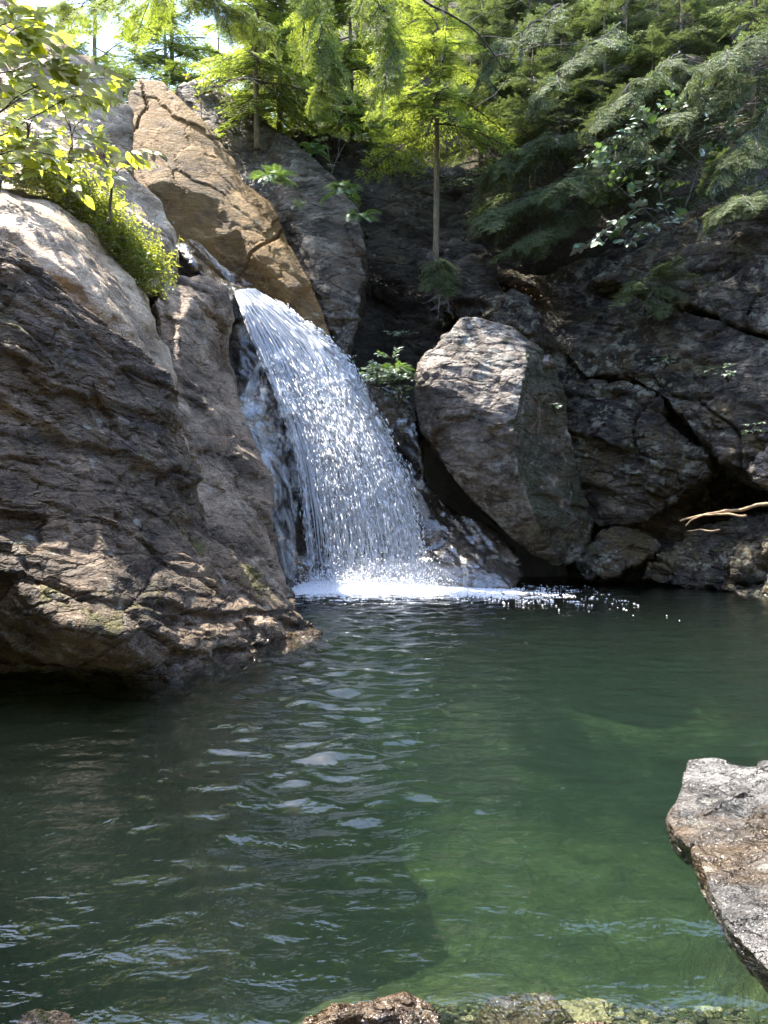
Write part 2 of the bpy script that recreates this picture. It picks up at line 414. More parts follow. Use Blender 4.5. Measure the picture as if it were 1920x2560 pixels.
# ------------------------------------------------------------------ terrain, pool bed, water
def hill_h(X, Y):
    steep = sstep(-4.0, 4.0, X + 0.12 * (Y - 22))
    t = np.maximum(Y - 22.5, -1.5)
    a = 9.6 + 0.62 * t
    b = 9.2 + 1.35 * t - 0.012 * np.maximum(t, 0) ** 2
    lo = 9.6 + 0.25 * t
    left = sstep(-5.0, -9.0, X)
    z = (a * (1 - left) + (lo + 1.0) * left) * (1 - steep) + b * steep
    side = np.maximum(np.abs(X) - 14, 0)
    return z + side * 0.35
gx, gy = np.meshgrid(np.linspace(-45, 45, 226), np.concatenate([np.linspace(23.4, 40, 110), np.linspace(40.5, 90, 60)]))
Z = hill_h(gx, gy)
q = np.stack([gx.ravel(), gy.ravel(), np.zeros(gx.size)], 1)
Z = Z + (0.55 * fbm(q * 0.35, 5, 3)).reshape(gx.shape)
ny_, nx_ = gx.shape
V = np.stack([gx, gy, Z], -1).reshape(-1, 3)
idx = np.arange(nx_ * ny_).reshape(ny_, nx_)
F = np.stack([idx[:-1, :-1], idx[:-1, 1:], idx[1:, 1:], idx[1:, :-1]], -1).reshape(-1, 4)
# skirt down to the gorge so that the ground is not a floating sheet
front = idx[0]; V2 = V[front].copy(); V2[:, 2] = -2; V2[:, 1] += 1.0
b0 = len(V); V = np.concatenate([V, V2]); sk = np.arange(b0, b0 + nx_)
F = np.concatenate([F, np.stack([sk[:-1], sk[1:], front[1:], front[:-1]], -1)])
tag(link('hillside', mesh_np('hillside', V, F, [M['soil']])), kind='structure')
def ground(x, y):
    qq = np.array([[x, y, 0.0]])
    return float(hill_h(np.array([float(x)]), np.array([float(y)]))[0] + 0.55 * fbm(qq * 0.35, 5, 3)[0])

# pool bed: shelving from the near bank into deep water
gx, gy = np.meshgrid(np.linspace(-14, 14, 281), np.linspace(-6, 22, 281))
q = np.stack([gx.ravel(), gy.ravel(), np.zeros(gx.size)], 1)
dep = -0.45 - 0.22 * np.clip(gy - 2.4, 0, 4.5) - 3.2 * sstep(2.2, 12.0, gy + 0.2 * np.abs(gx - 0.8) - 0.6) + 0.9 * sstep(2.6, 0.3, gy)
dep = dep - 1.1 * sstep(0.2, -2.2, gx) * sstep(8, 3.0, gy)
dep = dep + (0.10 * fbm(q * 0.8, 5, 8) + 0.035 * fbm(q * 4.0, 4, 18)).reshape(gx.shape)
dep = np.maximum(dep, -5.6 + 4.9 * sstep(10.0, 21.0, gy))
xl = np.minimum(-2.8 + (gy - 7.8) * 0.56, -1.6) - 0.5
exl = np.minimum(xl - gx, (gy - 7.7) * 1.5)
dep = np.maximum(dep, np.minimum(-4.2 + 3.0 * np.maximum(exl, 0), 0.2))
exb = np.abs(gx) - np.maximum(4.6, 0.5 * gy + 1.0)
dep = np.maximum(dep, np.minimum(-4.9 + 4.0 * sstep(-3.5, 1.5, exb) + 2.0 * np.maximum(exb, 0), 1.0))
V = np.stack([gx, gy, dep], -1).reshape(-1, 3)
nn = 281; idx = np.arange(nn * nn).reshape(nn, nn)
F = np.stack([idx[:-1, :-1], idx[:-1, 1:], idx[1:, 1:], idx[1:, :-1]], -1).reshape(-1, 4)
tag(link('pool_bed', mesh_np('pool_bed', V, F, [M['bed']])), kind='structure')
def bed(x, y):
    i = int(np.clip((y + 6) / 28 * 280, 0, 280)); j = int(np.clip((x + 14) / 28 * 280, 0, 280))
    return float(dep[i, j])

# unseen rest of the gorge: banks beside and behind, raised to block sky light
gx2, gy2 = np.meshgrid(np.linspace(-32, 32, 161), np.linspace(-30, 13, 108))
ex = np.abs(gx2) - np.maximum(5.5, 0.58 * gy2 + 2.2)
hb = np.where(ex > -1.0, -1.0 + 2.0 * ex, -7.0)
bh = 0.8 - gy2
hb = np.maximum(hb, np.where(bh > 0, -0.15 + 0.25 * bh + 1.6 * np.maximum(bh - 2.5, 0), -9))
q2 = np.stack([gx2.ravel(), gy2.ravel(), 0 * gx2.ravel()], 1)
hb = np.minimum(hb, 20) + 0.25 * fbm(q2 * 0.5, 4, 33).reshape(gx2.shape) * np.clip(hb, 0, 2)
i2 = np.arange(gx2.size).reshape(gx2.shape)
tag(link('gorge_bank', mesh_np('gorge_bank', np.stack([gx2, gy2, hb], -1).reshape(-1, 3), np.stack([i2[:-1, :-1], i2[:-1, 1:], i2[1:, 1:], i2[1:, :-1]], -1).reshape(-1, 4), [M['soil']])), kind='structure')

# water: a closed body whose top carries the ripples that run out from the fall
xs = np.linspace(-13.9, 13.9, 420); ys = np.concatenate([np.linspace(-1.5, 9, 330), np.linspace(9.05, 21.5, 240)])
gx, gy = np.meshgrid(xs, ys)
q = np.stack([gx.ravel(), gy.ravel(), np.zeros(gx.size)], 1)
fx, fy = -0.3, 18.5
rr = np.sqrt((gx - fx) ** 2 + (gy - fy) ** 2)
calm = 0.35 + 0.65 * sstep(11, 3, rr)
w1 = fbm(q * np.array([0.9, 1.5, 1]), 2, 50).reshape(gx.shape)
ph = rr * 5.2 + 3.0 * w1
wz = 0.008 * calm * np.sin(ph) + 0.026 * calm * fbm(q * np.array([1.5, 2.6, 1]), 4, 60).reshape(gx.shape) + 0.012 * fbm(q * np.array([2.6, 3.6, 1]), 3, 66).reshape(gx.shape)
run = np.exp(-((gx + 0.55 + 0.03 * (gy - 8)) / (0.75 + 0.06 * gy)) ** 2) * sstep(2.8, 5.5, gy)
wz += 0.06 * run * fbm(q * np.array([2.0, 4.2, 1]), 2, 75).reshape(gx.shape)
wz += 0.05 * sstep(3.2, 0.6, rr) * fbm(q * 3.5, 4, 70).reshape(gx.shape)
ny_, nx_ = gx.shape
top = np.stack([gx, gy, wz], -1).reshape(-1, 3)
idx = np.arange(nx_ * ny_).reshape(ny_, nx_)
F = np.stack([idx[:-1, :-1], idx[:-1, 1:], idx[1:, 1:], idx[1:, :-1]], -1).reshape(-1, 4)
ring = np.concatenate([idx[0, :], idx[1:, -1], idx[-1, -2::-1], idx[-2:0:-1, 0]])
low = top[ring].copy(); low[:, 2] = -5.5
b0 = len(top); nr = len(ring); lo = np.arange(b0, b0 + nr)
side = np.stack([ring, lo, np.roll(lo, -1), np.roll(ring, -1)], -1)
V = np.concatenate([top, low, [[0, 10, -5.5]]])
cap = np.stack([lo, np.full(nr, len(V) - 1), np.full(nr, len(V) - 1), np.roll(lo, -1)], -1)
faces = [tuple(f) for f in np.concatenate([F, side])] + [(int(c[0]), int(c[1]), int(c[3])) for c in cap]
tag(link('pool_water', mesh_np('pool_water', V, faces, [M['water']])), kind='structure')

# ------------------------------------------------------------------ rocks
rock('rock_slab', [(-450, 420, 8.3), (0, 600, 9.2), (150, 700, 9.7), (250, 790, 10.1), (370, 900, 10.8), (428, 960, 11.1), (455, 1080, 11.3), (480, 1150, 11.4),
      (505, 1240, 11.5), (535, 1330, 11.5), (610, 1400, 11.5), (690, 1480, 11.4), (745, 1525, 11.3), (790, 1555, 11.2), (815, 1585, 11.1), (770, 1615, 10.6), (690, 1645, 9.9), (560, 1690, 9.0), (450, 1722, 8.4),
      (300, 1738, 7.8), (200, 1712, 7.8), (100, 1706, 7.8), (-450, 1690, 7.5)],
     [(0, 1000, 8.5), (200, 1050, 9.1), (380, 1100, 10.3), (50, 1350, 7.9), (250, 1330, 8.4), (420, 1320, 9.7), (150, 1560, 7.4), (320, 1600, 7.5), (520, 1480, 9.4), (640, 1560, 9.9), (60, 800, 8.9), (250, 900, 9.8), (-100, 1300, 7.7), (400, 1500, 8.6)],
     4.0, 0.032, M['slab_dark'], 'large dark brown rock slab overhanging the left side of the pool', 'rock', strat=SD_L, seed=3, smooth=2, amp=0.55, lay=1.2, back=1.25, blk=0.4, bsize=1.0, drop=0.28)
rock('rock_slab', [(-200, 600, 10.2), (-200, 400, 13.6), (0, 440, 14.2), (130, 470, 14.6), (250, 555, 14.9), (330, 650, 15.0), (372, 745, 15.0), (392, 860, 14.7), (430, 940, 14.0), (480, 1150, 13.0), (300, 1020, 11.7), (0, 850, 10.4)],
     [(0, 560, 10.7), (150, 600, 11.5), (240, 740, 11.6), (330, 860, 12.2), (100, 640, 10.9), (300, 700, 13.0)],
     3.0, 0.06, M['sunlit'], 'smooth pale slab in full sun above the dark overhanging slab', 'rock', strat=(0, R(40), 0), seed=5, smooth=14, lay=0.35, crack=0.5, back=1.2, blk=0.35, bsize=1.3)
rock('rock_ledge', [(150, 470, 14.2), (220, 425, 15.6), (300, 430, 16.8), (390, 500, 17.2), (436, 560, 17.3), (440, 640, 17.0), (430, 700, 16.6), (385, 730, 15.8), (320, 650, 14.9)],
     [(330, 540, 15.8), (400, 600, 16.3)], 2.5, 0.06, M['sunlit'], 'rounded pinkish sunlit ledge behind the yellow-green plants', 'rock', strat=(0, R(40), 0), seed=6, smooth=14, lay=0.3, back=1.1, blk=0.35)
rock('rock_ridge', [(388, 860, 14.9), (382, 750, 15.3), (420, 695, 16.6), (520, 688, 17.2), (560, 725, 17.5), (578, 800, 17.6), (574, 900, 17.5), (588, 1000, 17.1), (615, 1060, 16.6), (642, 1150, 16.0), (655, 1195, 15.7), (668, 1260, 15.3),
      (672, 1340, 15.0), (690, 1420, 14.8), (705, 1470, 14.6), (735, 1510, 14.3), (700, 1560, 13.4), (560, 1500, 12.9), (450, 1250, 12.9), (420, 1000, 13.7)],
     [(450, 800, 15.4), (520, 850, 16.2), (440, 920, 14.4), (520, 1020, 14.9), (590, 1130, 15.0), (560, 1200, 14.4), (600, 1330, 13.9), (640, 1180, 15.2)],
     2.5, 0.055, M['ridge'], 'rounded brown rock ridge descending to the pool left of the waterfall', 'rock', strat=(0, R(60), 0), seed=8, smooth=6, lay=0.45, back=1.15, blk=0.5, bsize=1.2)
rock('boulder', [(-200, 60, 17.5), (-60, -40, 18.8), (40, 5, 19.2), (80, 20, 19.2), (150, 98, 19), (240, 138, 18.6), (292, 190, 18.4), (325, 270, 18.1), (338, 350, 17.9), (330, 430, 17.6), (300, 520, 17.2), (100, 560, 16.2), (-200, 560, 15)],
     [(150, 130, 17.8), (260, 190, 17.7), (150, 270, 17.2), (200, 420, 16.5), (0, 100, 18), (40, 300, 16.6)],
     4.5, 0.075, M['sunlit'], 'huge rounded boulder high behind the yellow-green leaves', 'boulder', strat=(0, R(35), 0), seed=10, smooth=8, lay=0.5, back=1.1, blk=0.5, bsize=1.6)
rock('rock_slab', [(330, 215, 22), (352, 193, 22.3), (410, 203, 22.3), (460, 258, 22), (520, 312, 21.8), (590, 400, 21.5), (612, 450, 21.3), (680, 505, 21), (705, 565, 20.8), (745, 650, 20.5), (782, 715, 20.3), (806, 765, 20.1), (825, 840, 20), (862, 905, 19.8), (800, 858, 20),
      (720, 795, 20.2), (640, 745, 20.3), (560, 705, 20.4), (480, 660, 20.2), (425, 610, 20), (340, 480, 19.8), (322, 400, 20.5), (318, 300, 21.3)],
     [(500, 610, 20.1), (600, 570, 20.2), (400, 450, 20.2), (550, 500, 20.5), (460, 380, 21.0), (640, 640, 19.9), (590, 650, 20.3), (720, 720, 19.8), (400, 280, 21.6)],
     2.2, 0.05, M['gold'], 'tall golden ochre slab leaning over the top of the waterfall', 'rock', strat=(0, R(48), 0), seed=12, smooth=6, lay=0.25, back=1.0, blk=0.15, bsize=1.8, amp=0.4)
rock('rock_outcrop', [(430, 215, 24), (520, 210, 24.5), (620, 258, 24.2), (700, 330, 23.5), (800, 415, 22.5), (880, 500, 21.8), (912, 600, 21), (916, 680, 20.6), (906, 740, 20.4), (892, 800, 20.2), (872, 870, 20), (858, 915, 19.9), (800, 850, 20.8), (700, 590, 21.5), (600, 460, 22), (480, 310, 22.9)],
     [(760, 600, 20.8), (850, 720, 20.0), (700, 450, 21.9), (800, 740, 20.1), (840, 600, 20.9)],
     2.5, 0.065, M['grey'], 'grey lichened rock face with ferns beside the golden slab', 'rock', strat=(0, R(50), 0), seed=14, smooth=4, lay=0.8, back=1.0, blk=0.5)
rock('rock_wall', [(425, 600, 19.0), (475, 622, 19.5), (560, 690, 19.8), (620, 725, 20.1), (720, 780, 20.2), (850, 880, 20.0), (900, 925, 20.2), (960, 960, 20.4), (1040, 1010, 20.5), (1062, 1200, 20.3), (1150, 1290, 19.6), (1250, 1335, 19.1), (1300, 1405, 18.9), (1292, 1470, 18.6),
      (1050, 1500, 18.6), (780, 1520, 18.3), (740, 1520, 17.3), (690, 1460, 16.7), (650, 1200, 17.3), (600, 1050, 18.0), (556, 900, 18.4), (550, 740, 18.4)],
     [(590, 830, 19.6), (600, 930, 19.3), (650, 1000, 18.5), (660, 880, 19.4), (700, 1120, 18.5), (715, 1300, 18.2), (745, 1420, 18.0), (770, 1180, 19.6), (850, 1200, 20.1), (980, 1200, 20.5), (1080, 1340, 19.3), (500, 680, 18.6), (1000, 1400, 19.2), (1200, 1380, 18.6), (720, 900, 19.8)],
     2.5, 0.06, M['wetrock'], 'glistening wet rock wall that the waterfall pours over', 'rock', strat=(0, R(55), 0), seed=16, smooth=5, lay=0.7, blk=0.4)
rock('wet_slab', [(1050, 1300, 20.2), (1100, 1285, 20.2), (1160, 1300, 19.9), (1230, 1345, 19.5), (1285, 1400, 19.2), (1300, 1440, 18.6), (1280, 1475, 17.9), (1150, 1480, 17.7), (1040, 1480, 17.8), (1030, 1380, 19.0)],
     [(1110, 1370, 18.9), (1200, 1400, 18.5), (1090, 1430, 18.2), (1160, 1340, 19.3)], 1.2, 0.045, M['wetslab'], 'shiny wet slab at the foot of the waterfall below the big boulder', 'rock', strat=(0, R(40), 0), seed=17, smooth=5, lay=0.5, blk=0.35, bsize=0.8, amp=0.9)
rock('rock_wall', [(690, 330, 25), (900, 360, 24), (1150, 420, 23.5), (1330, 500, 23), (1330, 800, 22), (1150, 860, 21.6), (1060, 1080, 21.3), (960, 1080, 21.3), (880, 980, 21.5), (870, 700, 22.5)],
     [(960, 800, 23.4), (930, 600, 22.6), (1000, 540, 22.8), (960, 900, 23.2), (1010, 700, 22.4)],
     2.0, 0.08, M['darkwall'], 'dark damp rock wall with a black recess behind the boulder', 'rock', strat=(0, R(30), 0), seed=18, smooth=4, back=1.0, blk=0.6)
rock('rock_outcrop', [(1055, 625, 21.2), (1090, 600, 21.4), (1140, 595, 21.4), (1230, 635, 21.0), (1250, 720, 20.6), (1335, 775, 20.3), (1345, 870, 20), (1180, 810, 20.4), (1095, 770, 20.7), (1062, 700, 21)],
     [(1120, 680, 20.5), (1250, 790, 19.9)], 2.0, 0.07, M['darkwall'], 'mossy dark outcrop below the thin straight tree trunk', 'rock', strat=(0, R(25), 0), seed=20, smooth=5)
rock('boulder', [(1040, 905, 18.4), (1062, 888, 18.5), (1110, 840, 18.7), (1160, 793, 18.9), (1215, 800, 19), (1272, 812, 18.9), (1312, 850, 18.8), (1350, 880, 19), (1385, 910, 19.3), (1405, 980, 19.4), (1420, 1080, 19.5), (1450, 1180, 19.6), (1480, 1300, 19.6), (1460, 1400, 19.4), (1400, 1415, 19.1),
      (1330, 1390, 18.8), (1250, 1325, 18.6), (1180, 1255, 18.5), (1140, 1185, 18.5), (1085, 1110, 18.5), (1045, 1045, 18.5), (1036, 970, 18.5)],
     [(1130, 900, 18.1), (1250, 865, 18.2), (1318, 900, 18.0), (1305, 985, 17.55), (1285, 1080, 17.3), (1295, 1180, 17.5), (1335, 1285, 17.7), (1060, 925, 18.0), (1190, 1010, 17.6), (1120, 1060, 17.9), (1210, 1180, 17.9), (1375, 1050, 19.0), (1400, 1200, 19.0), (1300, 1345, 18.5)],
     2.6, 0.042, M['boulder'], 'big blocky boulder with pale lichened top right of the waterfall', 'boulder', strat=(0, R(14), 0), seed=22, smooth=2, lay=0.7, blk=0.3, bsize=1.1, amp=0.5)
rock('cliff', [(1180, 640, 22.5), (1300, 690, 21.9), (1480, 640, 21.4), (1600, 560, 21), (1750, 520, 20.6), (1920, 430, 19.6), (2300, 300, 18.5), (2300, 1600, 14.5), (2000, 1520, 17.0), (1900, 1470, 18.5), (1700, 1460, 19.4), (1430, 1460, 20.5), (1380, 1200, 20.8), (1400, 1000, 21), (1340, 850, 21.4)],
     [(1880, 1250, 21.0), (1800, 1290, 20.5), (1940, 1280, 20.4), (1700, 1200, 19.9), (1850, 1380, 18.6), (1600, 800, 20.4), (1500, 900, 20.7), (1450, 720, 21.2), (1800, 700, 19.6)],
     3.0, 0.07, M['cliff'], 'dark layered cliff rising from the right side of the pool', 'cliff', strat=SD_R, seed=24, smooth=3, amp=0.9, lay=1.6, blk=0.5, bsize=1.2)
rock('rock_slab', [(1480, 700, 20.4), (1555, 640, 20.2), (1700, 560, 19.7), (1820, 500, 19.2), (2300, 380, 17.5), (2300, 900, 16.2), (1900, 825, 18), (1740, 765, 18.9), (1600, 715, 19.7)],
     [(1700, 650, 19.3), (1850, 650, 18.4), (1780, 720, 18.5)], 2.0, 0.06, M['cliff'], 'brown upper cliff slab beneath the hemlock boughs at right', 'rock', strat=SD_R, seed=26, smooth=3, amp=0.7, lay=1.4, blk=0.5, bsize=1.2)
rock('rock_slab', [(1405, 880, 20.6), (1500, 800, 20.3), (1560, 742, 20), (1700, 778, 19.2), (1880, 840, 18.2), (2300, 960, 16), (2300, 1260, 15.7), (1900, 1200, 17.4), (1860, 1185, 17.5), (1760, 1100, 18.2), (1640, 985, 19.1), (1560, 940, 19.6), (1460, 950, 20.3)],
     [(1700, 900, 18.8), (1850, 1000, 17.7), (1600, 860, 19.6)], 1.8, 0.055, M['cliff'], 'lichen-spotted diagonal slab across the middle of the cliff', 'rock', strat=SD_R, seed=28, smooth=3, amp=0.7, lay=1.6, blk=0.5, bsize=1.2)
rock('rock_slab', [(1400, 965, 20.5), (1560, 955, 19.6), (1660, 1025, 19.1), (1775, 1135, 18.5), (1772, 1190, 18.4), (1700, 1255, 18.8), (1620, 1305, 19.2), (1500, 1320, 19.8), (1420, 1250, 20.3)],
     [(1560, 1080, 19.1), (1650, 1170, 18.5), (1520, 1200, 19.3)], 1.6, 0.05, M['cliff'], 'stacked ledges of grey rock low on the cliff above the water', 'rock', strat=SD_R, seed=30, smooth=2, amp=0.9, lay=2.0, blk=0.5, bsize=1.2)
for i, (ol, inn, lb, th) in enumerate([
    ([(1445, 1425, 19.2), (1455, 1385, 19.4), (1500, 1345, 19.6), (1560, 1325, 19.6), (1625, 1340, 19.4), (1642, 1372, 19.1), (1590, 1410, 18.9), (1545, 1440, 18.8), (1465, 1445, 18.9)], [(1540, 1380, 18.8)], 'low dark boulder at the waterline below the stacked ledges', 1.2),
    ([(1600, 1450, 18.8), (1640, 1395, 19), (1700, 1345, 18.9), (1830, 1305, 18.6), (2100, 1280, 17.5), (2300, 1420, 15), (2000, 1560, 14.5), (1900, 1500, 16.5), (1760, 1470, 18)], [(1780, 1390, 18.1), (1900, 1420, 17.2)], 'flat dark rock shelf under the driftwood at right', 1.5),
    ([(1830, 1440, 17.2), (1840, 1370, 17.3), (1875, 1325, 17.4), (1930, 1300, 17.3), (2050, 1310, 17), (2060, 1470, 16.5), (1930, 1465, 16.9)], [(1920, 1380, 16.6)], 'rounded boulder with pale streaks beside the driftwood', 1.2),
    ([(1872, 1180, 17.2), (1880, 1140, 17.3), (1930, 1120, 17.2), (2020, 1130, 17), (2040, 1210, 16.8), (1930, 1205, 17)], [(1930, 1160, 16.9)], 'small pale rock wedged over the dark hollow in the cliff', 0.7),
    ([(1195, 745, 20.2), (1230, 728, 20.3), (1290, 735, 20.2), (1335, 775, 20), (1350, 830, 19.8), (1290, 840, 19.8), (1210, 800, 20)], [(1260, 780, 19.7)], 'small brown block sitting behind the big boulder', 0.8)]):
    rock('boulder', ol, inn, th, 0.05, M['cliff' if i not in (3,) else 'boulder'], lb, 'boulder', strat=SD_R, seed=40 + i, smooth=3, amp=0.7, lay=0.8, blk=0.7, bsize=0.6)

# ---- rocks by the near bank
rock('rock_slab', [(1660, 2040, 4.45), (1690, 1985, 4.75), (1705, 1925, 5.1), (1720, 1895, 5.35), (1790, 1890, 5.35), (1870, 1905, 5.15), (2150, 1915, 4.85), (2500, 1900, 4.7), (2900, 1980, 4.2), (3000, 2250, 3.2), (2700, 2520, 2.6), (2250, 2560, 2.65), (1960, 2470, 2.9), (1880, 2390, 3.1), (1820, 2310, 3.3), (1770, 2210, 3.6), (1730, 2130, 3.95), (1680, 2080, 4.25)],
     [(1800, 2000, 4.55), (1850, 2150, 3.8), (1900, 2300, 3.3), (2050, 2200, 3.45), (2500, 2200, 3.2)],
     0.26, 0.016, M['frontrock'], 'flat slab of pale water-worn rock breaking the surface near the bank', 'rock', strat=(R(60), 0, R(30)), seed=50, smooth=2, amp=0.06, lay=0.28, crack=0.6, drop=0.9, blk=0.08, bsize=0.4)

def small_rock(x, y, z, sx, sy, sz, mat, label, seed, group=None, name='submerged_stone', rz=0.0):
    bm = bmesh.new(); bmesh.ops.create_icosphere(bm, subdivisions=5, radius=1)
    V = np.array([v.co[:] for v in bm.verts], np.float32)
    n = V.copy()
    V = np.sign(V) * np.abs(V) ** 0.8
    k = np.abs(V).max(1)
    V = V * (1 + 0.30 * fbm(V * 0.9, 3, seed) + 0.10 * fbm(V * 3.0, 4, seed + 5))[:, None]
    me = bpy.data.meshes.new(name); bm.to_mesh(me); bm.free()
    V = V * np.array([sx, sy, sz])
    c, s = math.cos(rz), math.sin(rz)
    V = V @ np.array([[c, s, 0], [-s, c, 0], [0, 0, 1]])
    me.vertices.foreach_set('co', V.astype(np.float32).ravel())
    me.polygons.foreach_set('use_smooth', np.ones(len(me.polygons), bool))
    me.materials.append(mat); me.update()
    return tag(link(name, me, loc=(x, y, z)), label, 'stone' if 'stone' in name else 'rock', group)
def wl(u, v, z=0.0):
    Y = (CAM_H - z) * FPX / (v - 1280.0); return ((u - 960) / FPX * Y, Y, z)
x, y, z = wl(930, 2580); small_rock(x, y, -0.06, 0.24, 0.12, 0.15, M['slab_dark'], 'dark rock poking out of the water by the near bank', 61, name='bank_rock')
x, y, z = wl(1330, 2620); small_rock(x, y, -0.08, 0.42, 0.10, 0.13, M['slab_dark'], 'long low dark rock awash at the near bank', 62, name='bank_rock')
x, y, z = wl(105, 2540); small_rock(x, y, -0.14, 0.15, 0.11, 0.13, M['ridge'], 'reddish brown stone just under the surface near the bank', 63)
x, y, z = wl(1560, 2540, -0.25); small_rock(x, y, bed(x, y) + 0.02, 0.38, 0.22, 0.12, M['palestone'], 'large pale stone glowing under the water beside the bank', 64)
x, y, z = wl(1330, 2330, -0.5); small_rock(x, y, bed(x, y) + 0.02, 0.26, 0.2, 0.12, M['slab_dark'], 'dark blocky stone added on the pool bed in place of a shadow', 65)  # stands in for a dark shadow shape in the water
x, y, z = wl(1440, 2250, -0.5); small_rock(x, y, bed(x, y) + 0.0, 0.2, 0.16, 0.07, M['palestone'], 'yellowish sunlit stone behind the dark submerged one', 66)
rnd = random.Random(5)
for i in range(46):
    u = rnd.uniform(150, 1750); v = rnd.uniform(2120, 2600)
    x, y, z = wl(u, v, -0.5); b = bed(x, y); r = rnd.uniform(0.02, 0.07)
    small_rock(x, y, b + r * 0.3, r * rnd.uniform(1, 1.6), r, r * 0.6, M['palestone' if rnd.random() < 0.12 else 'bed'], 'rounded stone lying on the shallow pool bed', 70 + i, 'stones on the pool bed', rz=rnd.uniform(0, 3))

# small pebbles paving the shallows, too many to count
bm = bmesh.new(); bmesh.ops.create_icosphere(bm, subdivisions=1, radius=1); bm.verts.ensure_lookup_table()
pv = np.array([v.co[:] for v in bm.verts], np.float32); pf = np.array([[v.index for v in f.verts] for f in bm.faces]); bm.free()
r = np.random.RandomState(77); n = 3200
py = 1.3 + 5.2 * r.uniform(0, 1, n) ** 1.3; px = r.uniform(-1, 1, n) * (0.55 * py + 0.5)
pz = np.array([bed(a, b) for a, b in zip(px, py)]); ps = 0.018 * r.lognormal(0, 0.5, n)
pvv = pv[None] * (1 + r.uniform(-.25, .25, (n, len(pv), 1))) * ps[:, None, None] * np.stack([r.uniform(1, 1.8, n), r.uniform(0.8, 1.3, n), r.uniform(0.4, 0.8, n)], 1)[:, None] + np.stack([px, py, pz + 0.3 * ps], 1)[:, None]
pff = (pf[None] + len(pv) * np.arange(n)[:, None, None]).reshape(-1, 3)
tag(link('pebbles', mesh_np('pebbles', pvv.reshape(-1, 3), pff, [M['bed'], M['palestone']], midx=np.repeat((r.uniform(0, 1, n) < 0.3).astype(np.int32), len(pf)))), 'small pebbles covering the bed of the shallow near water', 'pebbles', kind='stuff')

# ------------------------------------------------------------------ waterfall
NL = np.array([(585, 728, 19.3), (612, 790, 19.05), (650, 880, 18.9), (700, 1000, 18.7), (745, 1130, 18.5), (768, 1290, 18.35), (785, 1462, 18.25)], float)
NR = np.array([(640, 722, 19.6), (735, 790, 19.5), (850, 890, 19.2), (918, 1010, 18.9), (975, 1130, 18.6), (1022, 1270, 18.4), (1062, 1452, 18.3)], float)
def smooth_poly(A, n):
    t = np.linspace(0, len(A) - 1, n); i = np.clip(t.astype(int), 0, len(A) - 2); f = (t - i)[:, None]
    p0 = A[np.clip(i - 1, 0, len(A) - 1)]; p1 = A[i]; p2 = A[i + 1]; p3 = A[np.clip(i + 2, 0, len(A) - 1)]
    return 0.5 * (2 * p1 + (p2 - p0) * f + (2 * p0 - 5 * p1 + 4 * p2 - p3) * f ** 2 + (3 * p1 - p0 - 3 * p2 + p3) * f ** 3)
NT_ = 400
toW = lambda A: np.stack([(A[:, 0] - 960) / FPX * A[:, 1 + 1], A[:, 2], CAM_H - (A[:, 1] - 1280) / FPX * A[:, 2]], 1)
LW = toW(smooth_poly(NL, NT_)); RW = toW(smooth_poly(NR, NT_))
def fall_pt(s, t):
    k = np.clip(t, 0, 1) * (NT_ - 1); i = np.clip(k.astype(int), 0, NT_ - 2); f = (k - i)[:, None]
    a = LW[i] * (1 - f) + LW[i + 1] * f; b = RW[i] * (1 - f) + RW[i + 1] * f
    p = a * (1 - s[:, None]) + b * s[:, None]
    p[:, 1] -= 0.35 * np.sin(np.pi * np.clip(s, 0, 1)) * (0.3 + 0.7 * t)
    return p
fall = empty('waterfall', P(900, 1460, 18.5), 'white waterfall arcing down from the golden slab into the pool', 'waterfall')
fb = np.array(fall.location)
S, T = np.meshgrid(np.linspace(0.0, 1.0, 120), np.linspace(0, 1, 330))
s_, t_ = S.ravel(), T.ravel()
p = fall_pt(s_, t_)
q = np.stack([s_ * 9, t_ * 3.0, t_ * 0], 1)
p[:, 1] += 0.16 * fbm(np.stack([s_ * 14, t_ * 5, 0 * t_], 1), 4, 80) * (0.3 + t_) + 0.05 * fbm(np.stack([s_ * 60, t_ * 18, 0 * t_], 1), 3, 84)
dens = fbm(np.stack([s_ * 7, t_ * 2.2, 0 * t_], 1), 3, 90) + 0.5 * fbm(np.stack([s_ * 45, t_ * 26, 0 * t_], 1), 2, 95)
keep = (dens > (-1.15 + 1.3 * t_ + 0.25 * np.abs(s_ - 0.45))).reshape(S.shape)
idx = np.arange(S.size).reshape(S.shape)
kf = keep[:-1, :-1] & keep[1:, 1:]
F = np.stack([idx[:-1, :-1], idx[:-1, 1:], idx[1:, 1:], idx[1:, :-1]], -1)[kf]
t = NT('water_veil')
_at = t.n('Attribute', {'attribute_name': 'st'}).outputs['Vector']
_n = t.noise(t.n('Mapping', Vector=_at, Scale=(60, 2.4, 1)).outputs[0], 1.0, 7, 0.72, 0.25)
_n2 = t.noise(t.n('Mapping', Vector=_at, Scale=(150, 13, 1)).outputs[0], 1.0, 4, 0.7)
_ty = t.n('SeparateXYZ', Vector=_at).outputs['Y']; _sx = t.n('SeparateXYZ', Vector=_at).outputs['X']
_v = t.math('ADD', t.math('MULTIPLY', _n, 0.65), t.math('MULTIPLY', _n2, 0.35))
_lo = t.math('ADD', t.rng(_ty, 0.15, 1.0, 0.30, 0.62), t.math('MULTIPLY', t.rng(_sx, 0.02, 0.20, 0.16, 0.0), t.rng(_ty, 0.3, 0.6)))
_a = t.rng(t.math('SUBTRACT', _v, _lo), 0.0, 0.12, 0.06, 0.97)
_d = t.n('BsdfPrincipled', Base_Color=(0.92, 0.94, 0.97, 1), Roughness=0.6, Specular_IOR_Level=0.2, Normal=t.n('Bump', Height=_v, Strength=0.35, Distance=0.06).outputs[0]).outputs[0]
